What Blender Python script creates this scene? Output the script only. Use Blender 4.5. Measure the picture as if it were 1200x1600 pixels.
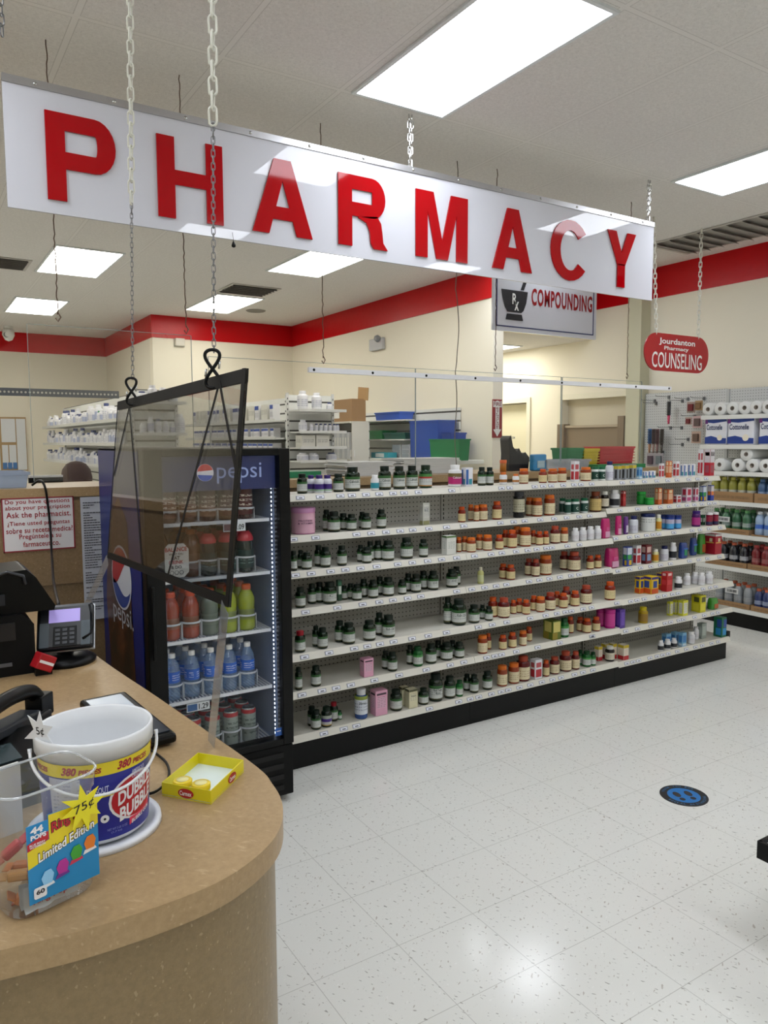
import bpy, math, random
from mathutils import Vector, Matrix
random.seed(7)
S = bpy.context.scene
COL = S.collection
for o in list(bpy.data.objects): bpy.data.objects.remove(o)

# ------------------------------------------------------------------ camera, world, exposure
CH = 1.62
FPX = 1181.04
YAW, PIT, ROL = 0.564147, 0.093681, -0.0037
fw = Vector((math.sin(YAW)*math.cos(PIT), math.cos(YAW)*math.cos(PIT), -math.sin(PIT)))
r0 = Vector((math.cos(YAW), -math.sin(YAW), 0)); u0 = r0.cross(fw)
rt = r0*math.cos(ROL)+u0*math.sin(ROL); up = -r0*math.sin(ROL)+u0*math.cos(ROL)
cam = bpy.data.objects.new('camera', bpy.data.cameras.new('camera')); COL.objects.link(cam)
cam.matrix_world = Matrix(((rt.x, up.x, -fw.x, 0), (rt.y, up.y, -fw.y, 0), (rt.z, up.z, -fw.z, CH), (0, 0, 0, 1)))
cam.data.sensor_fit = 'VERTICAL'; cam.data.sensor_height = 36; cam.data.sensor_width = 36
cam.data.lens = FPX/1600*36; cam.data.clip_start = 0.02; cam.data.clip_end = 60
S.camera = cam
w = bpy.data.worlds.new('world'); S.world = w; w.use_nodes = True
w.node_tree.nodes['Background'].inputs[0].default_value = (.9, .95, 1, 1)
w.node_tree.nodes['Background'].inputs[1].default_value = 0.1
S.view_settings.view_transform = 'Standard'; S.view_settings.look = 'None'
S.view_settings.exposure = 0.0; S.view_settings.gamma = 1; S.view_settings.use_curve_mapping = False
LAMP = 10.3          # radiance of the ceiling light diffusers

# points of the place found from their direction as seen at eye height and a known wall, shelf or floor plane
def ray(x, y): return fw*FPX + rt*(x-600) - up*(y-800)
def onZ(x, y, z):
    d = ray(x, y); t = (z-CH)/d.z; return Vector((d.x*t, d.y*t, z))
def onY(x, y, Y):
    d = ray(x, y); t = Y/d.y; return Vector((d.x*t, Y, CH+d.z*t))
def onX(x, y, X):
    d = ray(x, y); t = X/d.x; return Vector((X, d.y*t, CH+d.z*t))
def dist(p): return (Vector(p)-Vector((0, 0, CH))).dot(fw)

# ------------------------------------------------------------------ materials
def lin(h):
    if not isinstance(h, str): return tuple(h)
    v = [int(h[i:i+2], 16)/255 for i in (0, 2, 4)]
    return tuple(c/12.92 if c <= .04045 else ((c+.055)/1.055)**2.4 for c in v)
MC = {}
def mat(col, rough=.5, metal=0, emit=0, name=None, spec=.5, coat=0):
    key = (col, rough, metal, emit, spec, coat)
    if key in MC: return MC[key]
    m = bpy.data.materials.new(name or 'surface'); m.use_nodes = True
    b = m.node_tree.nodes['Principled BSDF']; c = lin(col)
    b.inputs['Base Color'].default_value = (*c, 1); b.inputs['Roughness'].default_value = rough
    b.inputs['Metallic'].default_value = metal; b.inputs['Specular IOR Level'].default_value = spec
    b.inputs['Coat Weight'].default_value = coat
    if emit:
        b.inputs['Emission Color'].default_value = (*c, 1); b.inputs['Emission Strength'].default_value = emit
    m.diffuse_color = (*c, 1)
    MC[key] = m; return m
class NT:
    def __init__(s, name, rough=.5, metal=0, spec=.5):
        s.m = bpy.data.materials.new(name); s.m.use_nodes = True; s.t = s.m.node_tree
        s.b = s.t.nodes['Principled BSDF']; s.b.inputs['Roughness'].default_value = rough
        s.b.inputs['Metallic'].default_value = metal; s.b.inputs['Specular IOR Level'].default_value = spec
        g = s.t.nodes.new('ShaderNodeNewGeometry'); s.pos = g.outputs['Position']
        tc = s.t.nodes.new('ShaderNodeTexCoord'); s.obj = tc.outputs['Object']
    def lk(s, a, i):
        if hasattr(a, 'links'): s.t.links.new(a, i)
        elif isinstance(a, tuple) and len(a) == 3 and i.type == 'RGBA': i.default_value = (*a, 1)
        else: i.default_value = a
    def math(s, op, a, b=0, c=0):
        n = s.t.nodes.new('ShaderNodeMath'); n.operation = op
        s.lk(a, n.inputs[0]); s.lk(b, n.inputs[1]); s.lk(c, n.inputs[2]); return n.outputs[0]
    def xyz(s, v):
        n = s.t.nodes.new('ShaderNodeSeparateXYZ'); s.t.links.new(v, n.inputs[0]); return n.outputs
    def noise(s, v, scale, detail=2, rough=.5, sc=(1, 1, 1), rot=0):
        mp = s.t.nodes.new('ShaderNodeMapping'); s.t.links.new(v, mp.inputs[0]); mp.inputs['Scale'].default_value = sc; mp.vector_type = 'TEXTURE'; mp.inputs['Scale'].default_value = tuple(1/k for k in sc); mp.inputs['Rotation'].default_value = (0, 0, rot)
        n = s.t.nodes.new('ShaderNodeTexNoise'); s.t.links.new(mp.outputs[0], n.inputs['Vector'])
        n.inputs['Scale'].default_value = scale; n.inputs['Detail'].default_value = detail
        n.inputs['Roughness'].default_value = rough; return n.outputs['Fac']
    def step(s, v, a, b):
        n = s.t.nodes.new('ShaderNodeMapRange'); s.lk(v, n.inputs[0]); n.inputs[1].default_value = a
        n.inputs[2].default_value = b; return n.outputs[0]
    def mix(s, f, a, b):
        n = s.t.nodes.new('ShaderNodeMix'); n.data_type = 'RGBA'
        s.lk(f, n.inputs[0]); s.lk(a, n.inputs[6]); s.lk(b, n.inputs[7]); return n.outputs[2]
    def col(s, v): s.lk(v, s.b.inputs['Base Color']); return s.m
    def bump(s, h, st=.2, d=.002):
        n = s.t.nodes.new('ShaderNodeBump'); n.inputs['Strength'].default_value = st; n.inputs['Distance'].default_value = d
        s.lk(h, n.inputs['Height']); s.t.links.new(n.outputs[0], s.b.inputs['Normal'])
    def grid(s, v, off, pitch, half):     # 1 on a line
        f = s.math('FRACT', s.math('DIVIDE', s.math('SUBTRACT', v, off-pitch*200), pitch))
        d = s.math('MINIMUM', f, s.math('SUBTRACT', 1, f))
        return s.math('LESS_THAN', d, half/pitch)

def m_floor():
    n = NT('vinyl_tile', .15); x, y, z = n.xyz(n.pos)
    g = n.math('MAXIMUM', n.grid(x, 2.483, .3048, .0011), n.grid(y, 1.918, .3048, .0011))
    f1 = n.step(n.noise(n.pos, 120, 1, .5, (1, .38, 1), .5), .68, .72)
    f2 = n.step(n.noise(n.pos, 105, 1, .5, (1, .36, 1), -.9), .69, .73)
    f3 = n.step(n.noise(n.pos, 90, 1, .5, (1, .5, 1), 1.9), .70, .74)
    base = lin('e0e0da')
    c = n.mix(n.math('MULTIPLY', f1, .75), base, lin('8d8b84')); c = n.mix(n.math('MULTIPLY', f2, .6), c, lin('9a8f80')); c = n.mix(n.math('MULTIPLY', f3, .35), c, lin('f2f2ee'))
    c = n.mix(n.math('MULTIPLY', g, .45), c, lin('77746b'))
    h = n.noise(n.pos, 3.5, 3)
    n.bump(h, .12, .003)
    return n.col(c)
def m_ceil(low=False):
    n = NT('ceiling_tile', .9, spec=.2); x, y, z = n.xyz(n.pos)
    gx, gy = n.grid(x, 2.51, .61, .012), n.grid(y, 3.385, 1.22, .012)
    g = n.math('MAXIMUM', gx, gy)
    e = n.math('MAXIMUM', n.grid(x, 2.51, .61, .0155), n.grid(y, 3.385, 1.22, .0155))
    s1 = n.step(n.noise(n.pos, 130, 2, .6), .62, .68); s2 = n.step(n.noise(n.pos, 60, 3, .6), .35, .7)
    c = n.mix(n.math('MULTIPLY', s1, .45), n.mix(s2, lin('dcd9d5'), lin('e7e4e0')), lin('aaa6a0'))
    c = n.mix(n.math('MULTIPLY', e, .35), c, lin('97928c')); c = n.mix(g, c, lin('e4e1dd'))
    n.bump(n.math('SUBTRACT', n.noise(n.pos, 130, 2, .6), g), .35, .003); return n.col(c)
def m_wall(h='e2dccb'):
    n = NT('painted_wall', .55, spec=.3); a = lin(h); c = n.mix(n.noise(n.pos, .9, 3), a, tuple(min(1, k*1.05) for k in a))
    n.bump(n.noise(n.pos, 70, 3), .15, .002); return n.col(c)
def m_red():
    n = NT('gloss_red_band', .3, spec=.25); c = n.mix(n.noise(n.pos, 2, 3), lin('b8060f'), lin('c80a14'))
    n.bump(n.noise(n.pos, 14, 3), .35, .006); return n.col(c)
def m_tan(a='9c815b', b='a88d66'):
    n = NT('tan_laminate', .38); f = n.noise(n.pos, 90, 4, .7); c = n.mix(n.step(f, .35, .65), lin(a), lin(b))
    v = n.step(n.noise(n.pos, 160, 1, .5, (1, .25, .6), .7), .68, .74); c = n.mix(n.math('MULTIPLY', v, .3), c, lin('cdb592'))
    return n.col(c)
def m_peg(axis=0, col='a9a8a2', hole='1c1c1c', oz=.03, pitch=.0254):
    n = NT('pegboard', .5); p = n.xyz(n.pos); u, z = p[axis], p[2]
    def fr(v, o):
        f = n.math('FRACT', n.math('DIVIDE', n.math('ADD', v, 20+o), pitch)); return n.math('SUBTRACT', f, .5)
    a, b = fr(u, 0), fr(z, oz)
    d = n.math('SQRT', n.math('ADD', n.math('MULTIPLY', a, a), n.math('MULTIPLY', b, b)))
    return n.col(n.mix(n.math('LESS_THAN', d, .14), lin(col), lin(hole)))
def m_slat(axis=2, col='dedfdb', pitch=.1):
    n = NT('slatwall', .4); p = n.xyz(n.pos)
    g = n.grid(p[2], .03, pitch, .009)
    n.bump(n.math('SUBTRACT', 1, g), .5, .004); return n.col(n.mix(g, lin(col), lin('383836')))
def m_print(base, ink, z0, z1, zs=40, th=.53, rough=.4, amt=.8, xs=9):
    n = NT('printed_label', rough); p = n.xyz(n.obj)
    f = n.noise(n.obj, 1, 1, .5, (xs, xs, .3)); f2 = n.noise(n.obj, 1, 2, .5, (xs*3, xs*3, zs))
    rows = n.math('GREATER_THAN', n.math('SINE', n.math('MULTIPLY', p[2], zs*1.6)), .1)
    m = n.math('MULTIPLY', n.math('MULTIPLY', n.math('GREATER_THAN', f2, th-.05), rows), n.math('GREATER_THAN', f, .42))
    inside = n.math('MULTIPLY', n.math('GREATER_THAN', p[2], z0), n.math('LESS_THAN', p[2], z1))
    return n.col(n.mix(n.math('MULTIPLY', n.math('MULTIPLY', m, inside), amt), lin(base), lin(ink)))
def m_glass(name='clear_panel', tint=(1, 1, 1), ior=1.5, rough=0, base=0.0, tr=None):
    m = bpy.data.materials.new(name); m.use_nodes = True; t = m.node_tree; t.nodes.clear()
    o = t.nodes.new('ShaderNodeOutputMaterial'); mx = t.nodes.new('ShaderNodeMixShader')
    tp = t.nodes.new('ShaderNodeBsdfTransparent'); gl = t.nodes.new('ShaderNodeBsdfGlossy')
    tp.inputs[0].default_value = (*tint, 1); gl.inputs['Roughness'].default_value = rough
    f = t.nodes.new('ShaderNodeLayerWeight'); f.inputs[0].default_value = .5; f0 = ((ior-1)/(ior+1))**2+base
    pw_ = t.nodes.new('ShaderNodeMath'); pw_.operation = 'POWER'; pw_.inputs[1].default_value = 5; t.links.new(f.outputs['Facing'], pw_.inputs[0])
    ad = t.nodes.new('ShaderNodeMath'); ad.operation = 'MULTIPLY_ADD'; ad.use_clamp = True; ad.inputs[1].default_value = 1-f0; ad.inputs[2].default_value = f0
    t.links.new(pw_.outputs[0], ad.inputs[0]); t.links.new(ad.outputs[0], mx.inputs[0])
    t.links.new(tp.outputs[0], mx.inputs[1]); t.links.new(gl.outputs[0], mx.inputs[2]); t.links.new(mx.outputs[0], o.inputs[0])
    if tr:  # a share of diffuse colour, for milky plastic or drinks
        df = t.nodes.new('ShaderNodeBsdfPrincipled'); df.inputs['Base Color'].default_value = (*lin(tr[0]), 1); df.inputs['Roughness'].default_value = .2
        m2 = t.nodes.new('ShaderNodeMixShader'); m2.inputs[0].default_value = tr[1]
        t.links.new(mx.outputs[0], m2.inputs[1]); t.links.new(df.outputs[0], m2.inputs[2]); t.links.new(m2.outputs[0], o.inputs[0])
    return m
M = dict(
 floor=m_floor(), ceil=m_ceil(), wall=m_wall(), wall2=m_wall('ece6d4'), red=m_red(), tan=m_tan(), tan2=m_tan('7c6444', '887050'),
 peg=m_peg(0), pegr=m_peg(1, 'c9cbca', '55585a'), slat=m_slat(), slat2=m_slat(2, 'c8c8c2', .1),
 shelf=mat('d6d3c8', .35, name='shelf_enamel'), lip=mat('d9d5c8', .3, name='shelf_lip'), black=mat('060708', .35, spec=.22, name='black_plastic'),
 blackm=mat('090a0b', .6, spec=.2, name='black_matt'), kick=mat('08090a', .35, spec=.22, name='kick_plate'), steel=mat('b4b4b2', .25, 1, name='steel'), chrome=mat('d8d8d8', .12, 1, name='chrome'),
 white=mat('e6e6e2', .35, name='white_plastic'), paper=mat('e8e8e4', .8, name='paper'), redtext=mat('b01018', .5, name='red_ink'),
 ink=mat('15151a', .6, name='black_ink'), rust=mat('5a4334', .8, name='rusty_wire'), glass=m_glass(ior=1.28), pane=m_glass('acrylic_pane', (.99, .99, .985), 1.5, base=.0), pane2=m_glass('acrylic_pane_thin', (.99, .99, .985), 1.32, base=.0),
 shield=m_glass('acrylic_shield', (.80, .81, .82), 1.42, base=.01), pet=m_glass('clear_bottle', (.86, .9, .94), 1.5, .05, .05, ('d8e4ee', .12)), card=mat('9c7a55', .8, name='cardboard'),
 lens=mat('f2f7ff', .5, 0, LAMP, name='light_diffuser'), lens2=mat('fbf8ee', .5, 0, LAMP*1.2, name='pharmacy_light_diffuser'), led=mat('dfe9ff', .5, 0, 3.5, name='led_strip'))

# ------------------------------------------------------------------ mesh builder
def worldpos(o):
    p = Vector((0, 0, 0))
    while o: p += o.location; o = o.parent
    return p
class MB:
    def __init__(s): s.v = []; s.f = []; s.mi = []; s.sm = []
    def add(s, vs, fs, m=0, sm=False):
        b = len(s.v); s.v += [tuple(v) for v in vs]
        for f in fs: s.f.append([i+b for i in f]); s.mi.append(m); s.sm.append(sm)
        return s
    def box(s, x0, x1, y0, y1, z0, z1, m=0):
        v = [(x, y, z) for z in (z0, z1) for y in (y0, y1) for x in (x0, x1)]
        return s.add(v, [(0, 2, 3, 1), (4, 5, 7, 6), (0, 1, 5, 4), (2, 6, 7, 3), (0, 4, 6, 2), (1, 3, 7, 5)], m)
    def obox(s, M4, sx, sy, sz, m=0):      # box centred on a matrix
        v = [M4 @ Vector((x*sx/2, y*sy/2, z*sz/2)) for z in (-1, 1) for y in (-1, 1) for x in (-1, 1)]
        return s.add(v, [(0, 2, 3, 1), (4, 5, 7, 6), (0, 1, 5, 4), (2, 6, 7, 3), (0, 4, 6, 2), (1, 3, 7, 5)], m)
    def lathe(s, prof, c=(0, 0, 0), seg=20, m=0, axis='z', sm=True, a0=0, a1=2*math.pi):
        full = abs(a1-a0-2*math.pi) < 1e-6; n = seg if full else seg+1; vs = []; fs = []
        for r, h in prof:
            for i in range(n):
                a = a0+(a1-a0)*i/seg; x, y = r*math.cos(a), r*math.sin(a)
                vs.append({'z': (c[0]+x, c[1]+y, c[2]+h), 'x': (c[0]+h, c[1]+x, c[2]+y), 'y': (c[0]+y, c[1]+h, c[2]+x)}[axis])
        for k in range(len(prof)-1):
            for i in range(seg):
                j = (i+1) % n; fs.append((k*n+i, k*n+j, (k+1)*n+j, (k+1)*n+i))
        return s.add(vs, fs, m, sm)
    def tube(s, pts, r, seg=8, m=0, closed=False):
        pts = [Vector(p) for p in pts]; n = len(pts); vs = []; fs = []; prev = None
        for i, p in enumerate(pts):
            a = pts[(i-1) % n] if (closed or i > 0) else p; b = pts[(i+1) % n] if (closed or i < n-1) else p
            d = (b-a).normalized()
            if prev is None: q = d.orthogonal().normalized()
            else:
                q = prev-d*prev.dot(d); q = q.normalized() if q.length > 1e-6 else d.orthogonal().normalized()
            prev = q; t = d.cross(q); rr = r[i] if isinstance(r, (list, tuple)) else r
            vs += [p+(q*math.cos(2*math.pi*k/seg)+t*math.sin(2*math.pi*k/seg))*rr for k in range(seg)]
        for i in range(n if closed else n-1):
            j = (i+1) % n
            for k in range(seg): fs.append((i*seg+k, i*seg+(k+1) % seg, j*seg+(k+1) % seg, j*seg+k))
        if not closed: fs += [tuple(range(seg))[::-1], tuple((n-1)*seg+k for k in range(seg))]
        return s.add(vs, fs, m, True)
    def prism(s, poly, T, h, m=0, msides=None):   # polygon in the local xy of matrix T, extruded along local z by h
        n = len(poly); vs = [T @ Vector((x, y, 0)) for x, y in poly]+[T @ Vector((x, y, h)) for x, y in poly]
        s.add(vs, [tuple(range(n))[::-1], tuple(range(n, 2*n))], m)
        s.add(vs, [(i, (i+1) % n, n+(i+1) % n, n+i) for i in range(n)], m if msides is None else msides); return s
    def strip(s, A, B, T, h, m=0):         # solid between two polylines in the xy of T
        n = len(A)
        for i in range(n-1): s.prism([A[i], A[i+1], B[i+1], B[i]], T, h, m)
        return s
    def quad(s, a, b, c, d, m=0): return s.add([a, b, c, d], [(0, 1, 2, 3)], m)
    def build(s, name, mats, parent=None, world=True, bevel=0, seg=2, sub=0):
        me = bpy.data.meshes.new(name)
        off = worldpos(parent) if (parent and world) else Vector((0, 0, 0))
        me.from_pydata([(v[0]-off.x, v[1]-off.y, v[2]-off.z) for v in s.v], [], s.f)
        if not isinstance(mats, (list, tuple)): mats = [mats]
        for m in mats: me.materials.append(m)
        for p, i, sm in zip(me.polygons, s.mi, s.sm): p.material_index = i; p.use_smooth = sm
        o = bpy.data.objects.new(name, me); COL.objects.link(o)
        if parent: o.parent = parent
        if bevel:
            b = o.modifiers.new('bevel', 'BEVEL'); b.width = bevel; b.segments = seg; b.limit_method = 'ANGLE'; b.angle_limit = .6
        return o
def tag(o, label, cat, group=None):
    o['label'] = label; o['category'] = cat
    if group: o['group'] = group
    return o
def thing(name, label, cat, loc, group=None, rz=0):
    o = bpy.data.objects.new(name, None); o.empty_display_size = .05; COL.objects.link(o)
    o.location = loc; o.rotation_euler = (0, 0, rz); return tag(o, label, cat, group)
def struct(name, mb, m, parent=None):
    o = mb.build(name, m, parent)
    if not parent: o['kind'] = 'structure'
    return o
def box(*a, **k): return MB().box(*a, **k)
def frame(origin, xdir, ydir):           # matrix whose local x,y lie along these directions
    x = Vector(xdir).normalized(); y = Vector(ydir).normalized(); z = x.cross(y)
    return Matrix(((x.x, y.x, z.x, origin[0]), (x.y, y.y, z.y, origin[1]), (x.z, y.z, z.z, origin[2]), (0, 0, 0, 1)))
FY = lambda x, y, z: frame((x, y, z), (1, 0, 0), (0, 0, 1))     # faces -Y, text reads along +X
FX = lambda x, y, z: frame((x, y, z), (0, -1, 0), (0, 0, 1))    # faces -X, text reads along -Y
TXC = {}
def textdata(s, bold=0.0, spc=1.0, shear=0.0, ext=0.0):
    k = (s, bold, spc, shear, ext)
    if k in TXC: return TXC[k]
    cu = bpy.data.curves.new('lettering', 'FONT'); cu.body = s; cu.size = 1; cu.offset = bold; cu.space_character = spc; cu.shear = shear
    cu.resolution_u = 3; cu.align_x = 'LEFT'
    o = bpy.data.objects.new('tmp', cu); COL.objects.link(o)
    me = bpy.data.meshes.new_from_object(o.evaluated_get(bpy.context.evaluated_depsgraph_get()))
    bpy.data.objects.remove(o); V = [tuple(v.co) for v in me.vertices]; F = [tuple(p.vertices) for p in me.polygons]
    bpy.data.meshes.remove(me)
    xs = [v[0] for v in V]; ys = [v[1] for v in V]
    x0, x1, y0, y1 = min(xs), max(xs), min(ys), max(ys)
    V = [((v[0]-x0)/(x1-x0), (v[1]-y0)/(y1-y0)) for v in V]
    TXC[k] = (V, F, (x1-x0)/(y1-y0)); return TXC[k]
def text(mb, s, T, w, h, m=0, bold=.02, spc=1.0, shear=0, fn=None, z=0):
    V, F, ar = textdata(s, bold, spc, shear)
    if w is None: w = h*ar
    if fn: vs = [fn(x*w, y*h) for x, y in V]
    else: vs = [T @ Vector((x*w, y*h, z)) for x, y in V]
    return mb.add(vs, F, m)
def ell(cx, cy, rx, ry, n=24, a0=0, a1=2*math.pi):
    full = abs(a1-a0-2*math.pi) < 1e-6
    return [(cx+rx*math.cos(a0+(a1-a0)*i/n), cy+ry*math.sin(a0+(a1-a0)*i/n)) for i in range(n if full else n+1)]
def rrect(x0, x1, y0, y1, r, n=6):
    p = []
    for cx, cy, a in ((x1-r, y1-r, 0), (x0+r, y1-r, 90), (x0+r, y0+r, 180), (x1-r, y0+r, 270)):
        p += [(cx+r*math.cos(math.radians(a+90*i/n)), cy+r*math.sin(math.radians(a+90*i/n))) for i in range(n+1)]
    return p
def copy_tree(o, parent=None):
    c = o.copy(); COL.objects.link(c)
    if parent: c.parent = parent
    for ch in list(o.children): copy_tree(ch, c)
    return c
ORD = 'first second third fourth fifth sixth seventh eighth ninth tenth eleventh twelfth thirteenth fourteenth fifteenth sixteenth seventeenth eighteenth nineteenth twentieth'.split()
ORD += ['twenty-'+k for k in ORD[:9]]+['thirtieth']+['thirty-'+k for k in ORD[:9]]

# ------------------------------------------------------------------ room shell
CZ = 3.33
struct('floor', box(-4, 6.6, -4.2, 13.6, -.1, 0), M['floor'])
struct('ceiling', MB().box(-4, 6.6, -4.2, 5.95, CZ, CZ+.1).box(-4, 5.13, 5.95, 13.6, CZ, CZ+.1), M['ceil'])
struct('trim_1', box(5.13, 6.44, 5.95, 10.2, 2.716, 2.80), M['ceil'])
struct('wall_soffit', box(5.13, 6.44, 5.90, 5.95, 2.716, CZ), M['wall'])
BZ = 3.03; e = .012
# right wall with the doorway recesses
struct('wall_right', MB().box(6.44, 6.6, -4.2, 5.37, 0, CZ).box(6.44, 6.6, 6.32, 6.9, 0, CZ).box(6.44, 6.6, 7.85, 13.6, 0, CZ)
       .box(6.44, 6.6, 5.37, 6.32, 2.08, CZ).box(6.44, 6.6, 6.9, 7.85, 2.08, CZ).box(6.56, 6.6, 5.37, 6.32, 0, 2.08).box(6.58, 6.6, 6.9, 7.85, 0, 2.08), M['wall2'])
struct('wall_pharmacy_right', box(5.0, 5.13, 5.86, 10.46, 0, CZ), M['wall2'])
struct('wall_back', MB().box(2.92, 6.44, 10.46, 10.6, 0, CZ), M['wall2'])
struct('wall_alcove', MB().box(2.92, 3.04, 10.6, 13.23, 0, CZ), M['wall'])
struct('wall_far', MB().box(-4, 2.92, 13.23, 13.4, 0, CZ), M['wall'])
struct('wall_left', MB().box(-4.1, -4, -4.2, 13.6, 0, CZ), M['wall'])
struct('wall_front', MB().box(-4, 6.6, -4.3, -4.2, 0, CZ), M['wall'])
rb = MB()
rb.box(6.44-e, 6.44, -4.2, 5.9, BZ, CZ).box(5.0-e, 5.0, 5.86-e, 10.46, BZ, CZ).box(5.0, 5.13, 5.86-e, 5.86, BZ, CZ)
rb.box(5.13, 6.44, 5.9-e, 5.9, BZ, CZ)
rb.box(2.92-e, 5.0-e, 10.46-e, 10.46, BZ, CZ).box(2.92-e, 2.92, 10.46, 13.23, BZ, CZ).box(-4, 2.92-e, 13.23-e, 13.23, BZ, CZ)
struct('trim_2', rb, M['red'])
for i, (a, b) in enumerate(((5.37, 6.32), (6.9, 7.85))):
    f = MB().box(6.42, 6.44, a-.06, a, 0, 2.14).box(6.42, 6.44, b, b+.06, 0, 2.14).box(6.42, 6.44, a, b, 2.08, 2.14)
    struct('trim_%d' % (3+i), f, mat('e9e4d0', .4))
d = struct('door_1', box(6.53, 6.575, 6.905, 7.845, 0, 2.07), mat('e8e2c6', .45))
t_ = MB(); text(t_, 'RESTROOM', FX(6.528, 7.38, 1.64), .16, .03, bold=.02); t_.build('door_sign', mat('6d6f74', .5), d)
h_ = MB().tube([(6.53, 6.98, 1.0), (6.48, 6.98, 1.0), (6.48, 7.09, 1.0)], .01); h_.build('door_handle', M['steel'], d)
struct('window_1', box(6.53, 6.56, 5.37, 6.32, 0, 2.08), mat('d6cdb6', .5))
struct('trim_5', MB().box(6.30, 6.44, 5.13, 5.30, 0, CZ-.005), m_wall('c9c7ae'))

# ------------------------------------------------------------------ ceiling lights and vents
def ceiling_light(x0, x1, y0, y1, z, label, grp=None, lm='lens'):
    t = thing('ceiling_light', label, 'ceiling light', ((x0+x1)/2, (y0+y1)/2, z), grp)
    f = MB(); a = .02
    for q in ((x0, x1, y0, y0+a), (x0, x1, y1-a, y1), (x0, x0+a, y0+a, y1-a), (x1-a, x1, y0+a, y1-a)): f.box(*q, z-.012, z-.001)
    f.build('frame', mat('dfe4e6', .4), t)
    box(x0+a, x1-a, y0+a, y1-a, z-.008, z-.004).build('diffuser', M['lens2' if (y0 > 5.5 or z < 3) else 'lens'], t)
ceiling_light(1.95, 2.51, 2.19, 3.37, CZ, 'large bright rectangular ceiling light in front of the long red-lettered sign')
ceiling_light(4.39, 4.95, 2.19, 3.37, CZ, 'bright rectangular ceiling light at the upper right, near the right wall')
ceiling_light(1.20, 1.80, 7.22, 8.42, CZ, 'bright ceiling light behind the left end of the long sign, nearer of the two there')
ceiling_light(1.20, 1.80, 9.98, 11.18, CZ, 'farthest ceiling light at the left above the drug shelves, beside the camera dome')
ceiling_light(3.16, 3.76, 6.0, 7.2, CZ, 'ceiling light partly hidden by the middle of the long sign')
ceiling_light(3.16, 3.76, 8.6, 9.82, CZ, 'ceiling light beside the ceiling vent near the back wall')
ceiling_light(4.39, 4.95, 4.61, 5.79, CZ, 'rectangular ceiling light hidden behind the right half of the long sign')
ceiling_light(5.55, 6.15, 6.68, 7.88, 2.716, 'small bright light in the lower ceiling seen under the hanging blue-bordered sign')
for x0 in (-.49, -2.93, 1.95, 4.39):
    for y0 in (-.25, -2.69): ceiling_light(x0, x0+.56, y0, y0+1.18, CZ, 'rectangular ceiling light over the shop floor behind the viewer', 'ceiling lights behind the viewer')
for x0 in (-.49, -2.93): ceiling_light(x0, x0+.56, 2.19, 3.37, CZ, 'rectangular ceiling light over the counter left of view', 'ceiling lights left of view')
for y0 in (5.2, 7.6, 10.0): ceiling_light(-1.3, -.7, y0, y0+1.2, CZ, 'rectangular ceiling light over the pharmacy left of view', 'pharmacy ceiling lights left of view')
def vent(x0, x1, y0, y1, label, col='9b9893', n=6, alongx=True):
    t = thing('ceiling_vent', label, 'air vent', ((x0+x1)/2, (y0+y1)/2, CZ))
    f = MB(); a = .03
    for q in ((x0, x1, y0, y0+a), (x0, x1, y1-a, y1), (x0, x0+a, y0+a, y1-a), (x1-a, x1, y0+a, y1-a)): f.box(*q, CZ-.01, CZ-.001)
    f.build('frame', mat('bab6b0', .5), t)
    box(x0+a, x1-a, y0+a, y1-a, CZ-.003, CZ-.0015).build('duct', mat('8c8884' if col[0] != 'a' else '9a958e', .8), t)
    s = MB()
    for i in range(n):
        if alongx: y = y0+a+(y1-y0-2*a)*(i+.5)/n; s.obox(Matrix.Translation(((x0+x1)/2, y, CZ-.009)) @ Matrix.Rotation(.6, 4, 'X'), x1-x0-2*a, (y1-y0)/n*.6, .002)
        else: x = x0+a+(x1-x0-2*a)*(i+.5)/n; s.obox(Matrix.Translation((x, (y0+y1)/2, CZ-.009)) @ Matrix.Rotation(.6, 4, 'Y'), (x1-x0)/n*.6, y1-y0-2*a, .002)
    s.build('louvre', mat(col, .6), t)
vent(3.1, 3.68, 7.95, 8.5, 'square louvred ceiling vent behind the sign in the middle')
vent(.55, 1.12, 7.95, 8.45, 'louvred ceiling vent at the left edge, left of the nearer pharmacy light')
vent(5.6, 6.2, 3.42, 4.55, 'dusty striped ceiling vent beside the right wall above the round-ended sign', 'aba69f', 8)
sp = thing('ceiling_speaker', 'round grey ceiling speaker grille near the red corner', 'speaker', (4.0, 9.45, CZ))
MB().lathe([(0, -.004), (.1, -.004), (.115, -.012), (.13, -.001)], (4.0, 9.45, CZ), 28).build('grille', mat('8d8882', .7), sp)
cd = thing('dome_camera', 'small white security camera on the ceiling at the far left', 'security camera', (1.40, 12.6, CZ))
MB().lathe([(0, -.05), (.06, -.05), (.07, -.001)], (1.4, 12.6, CZ), 20).build('mount', M['white'], cd)
MB().lathe([(0, -.22), (.05, -.2), (.085, -.13), (.08, -.05), (0, -.045)], (1.4, 12.6, CZ), 20).build('housing', M['white'], cd)
MB().lathe([(0, .03), (.025, .026), (.04, 0)][::-1], (1.37, 12.53, 3.2), 16, axis='y').build('lens', M['black'], cd)

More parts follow.
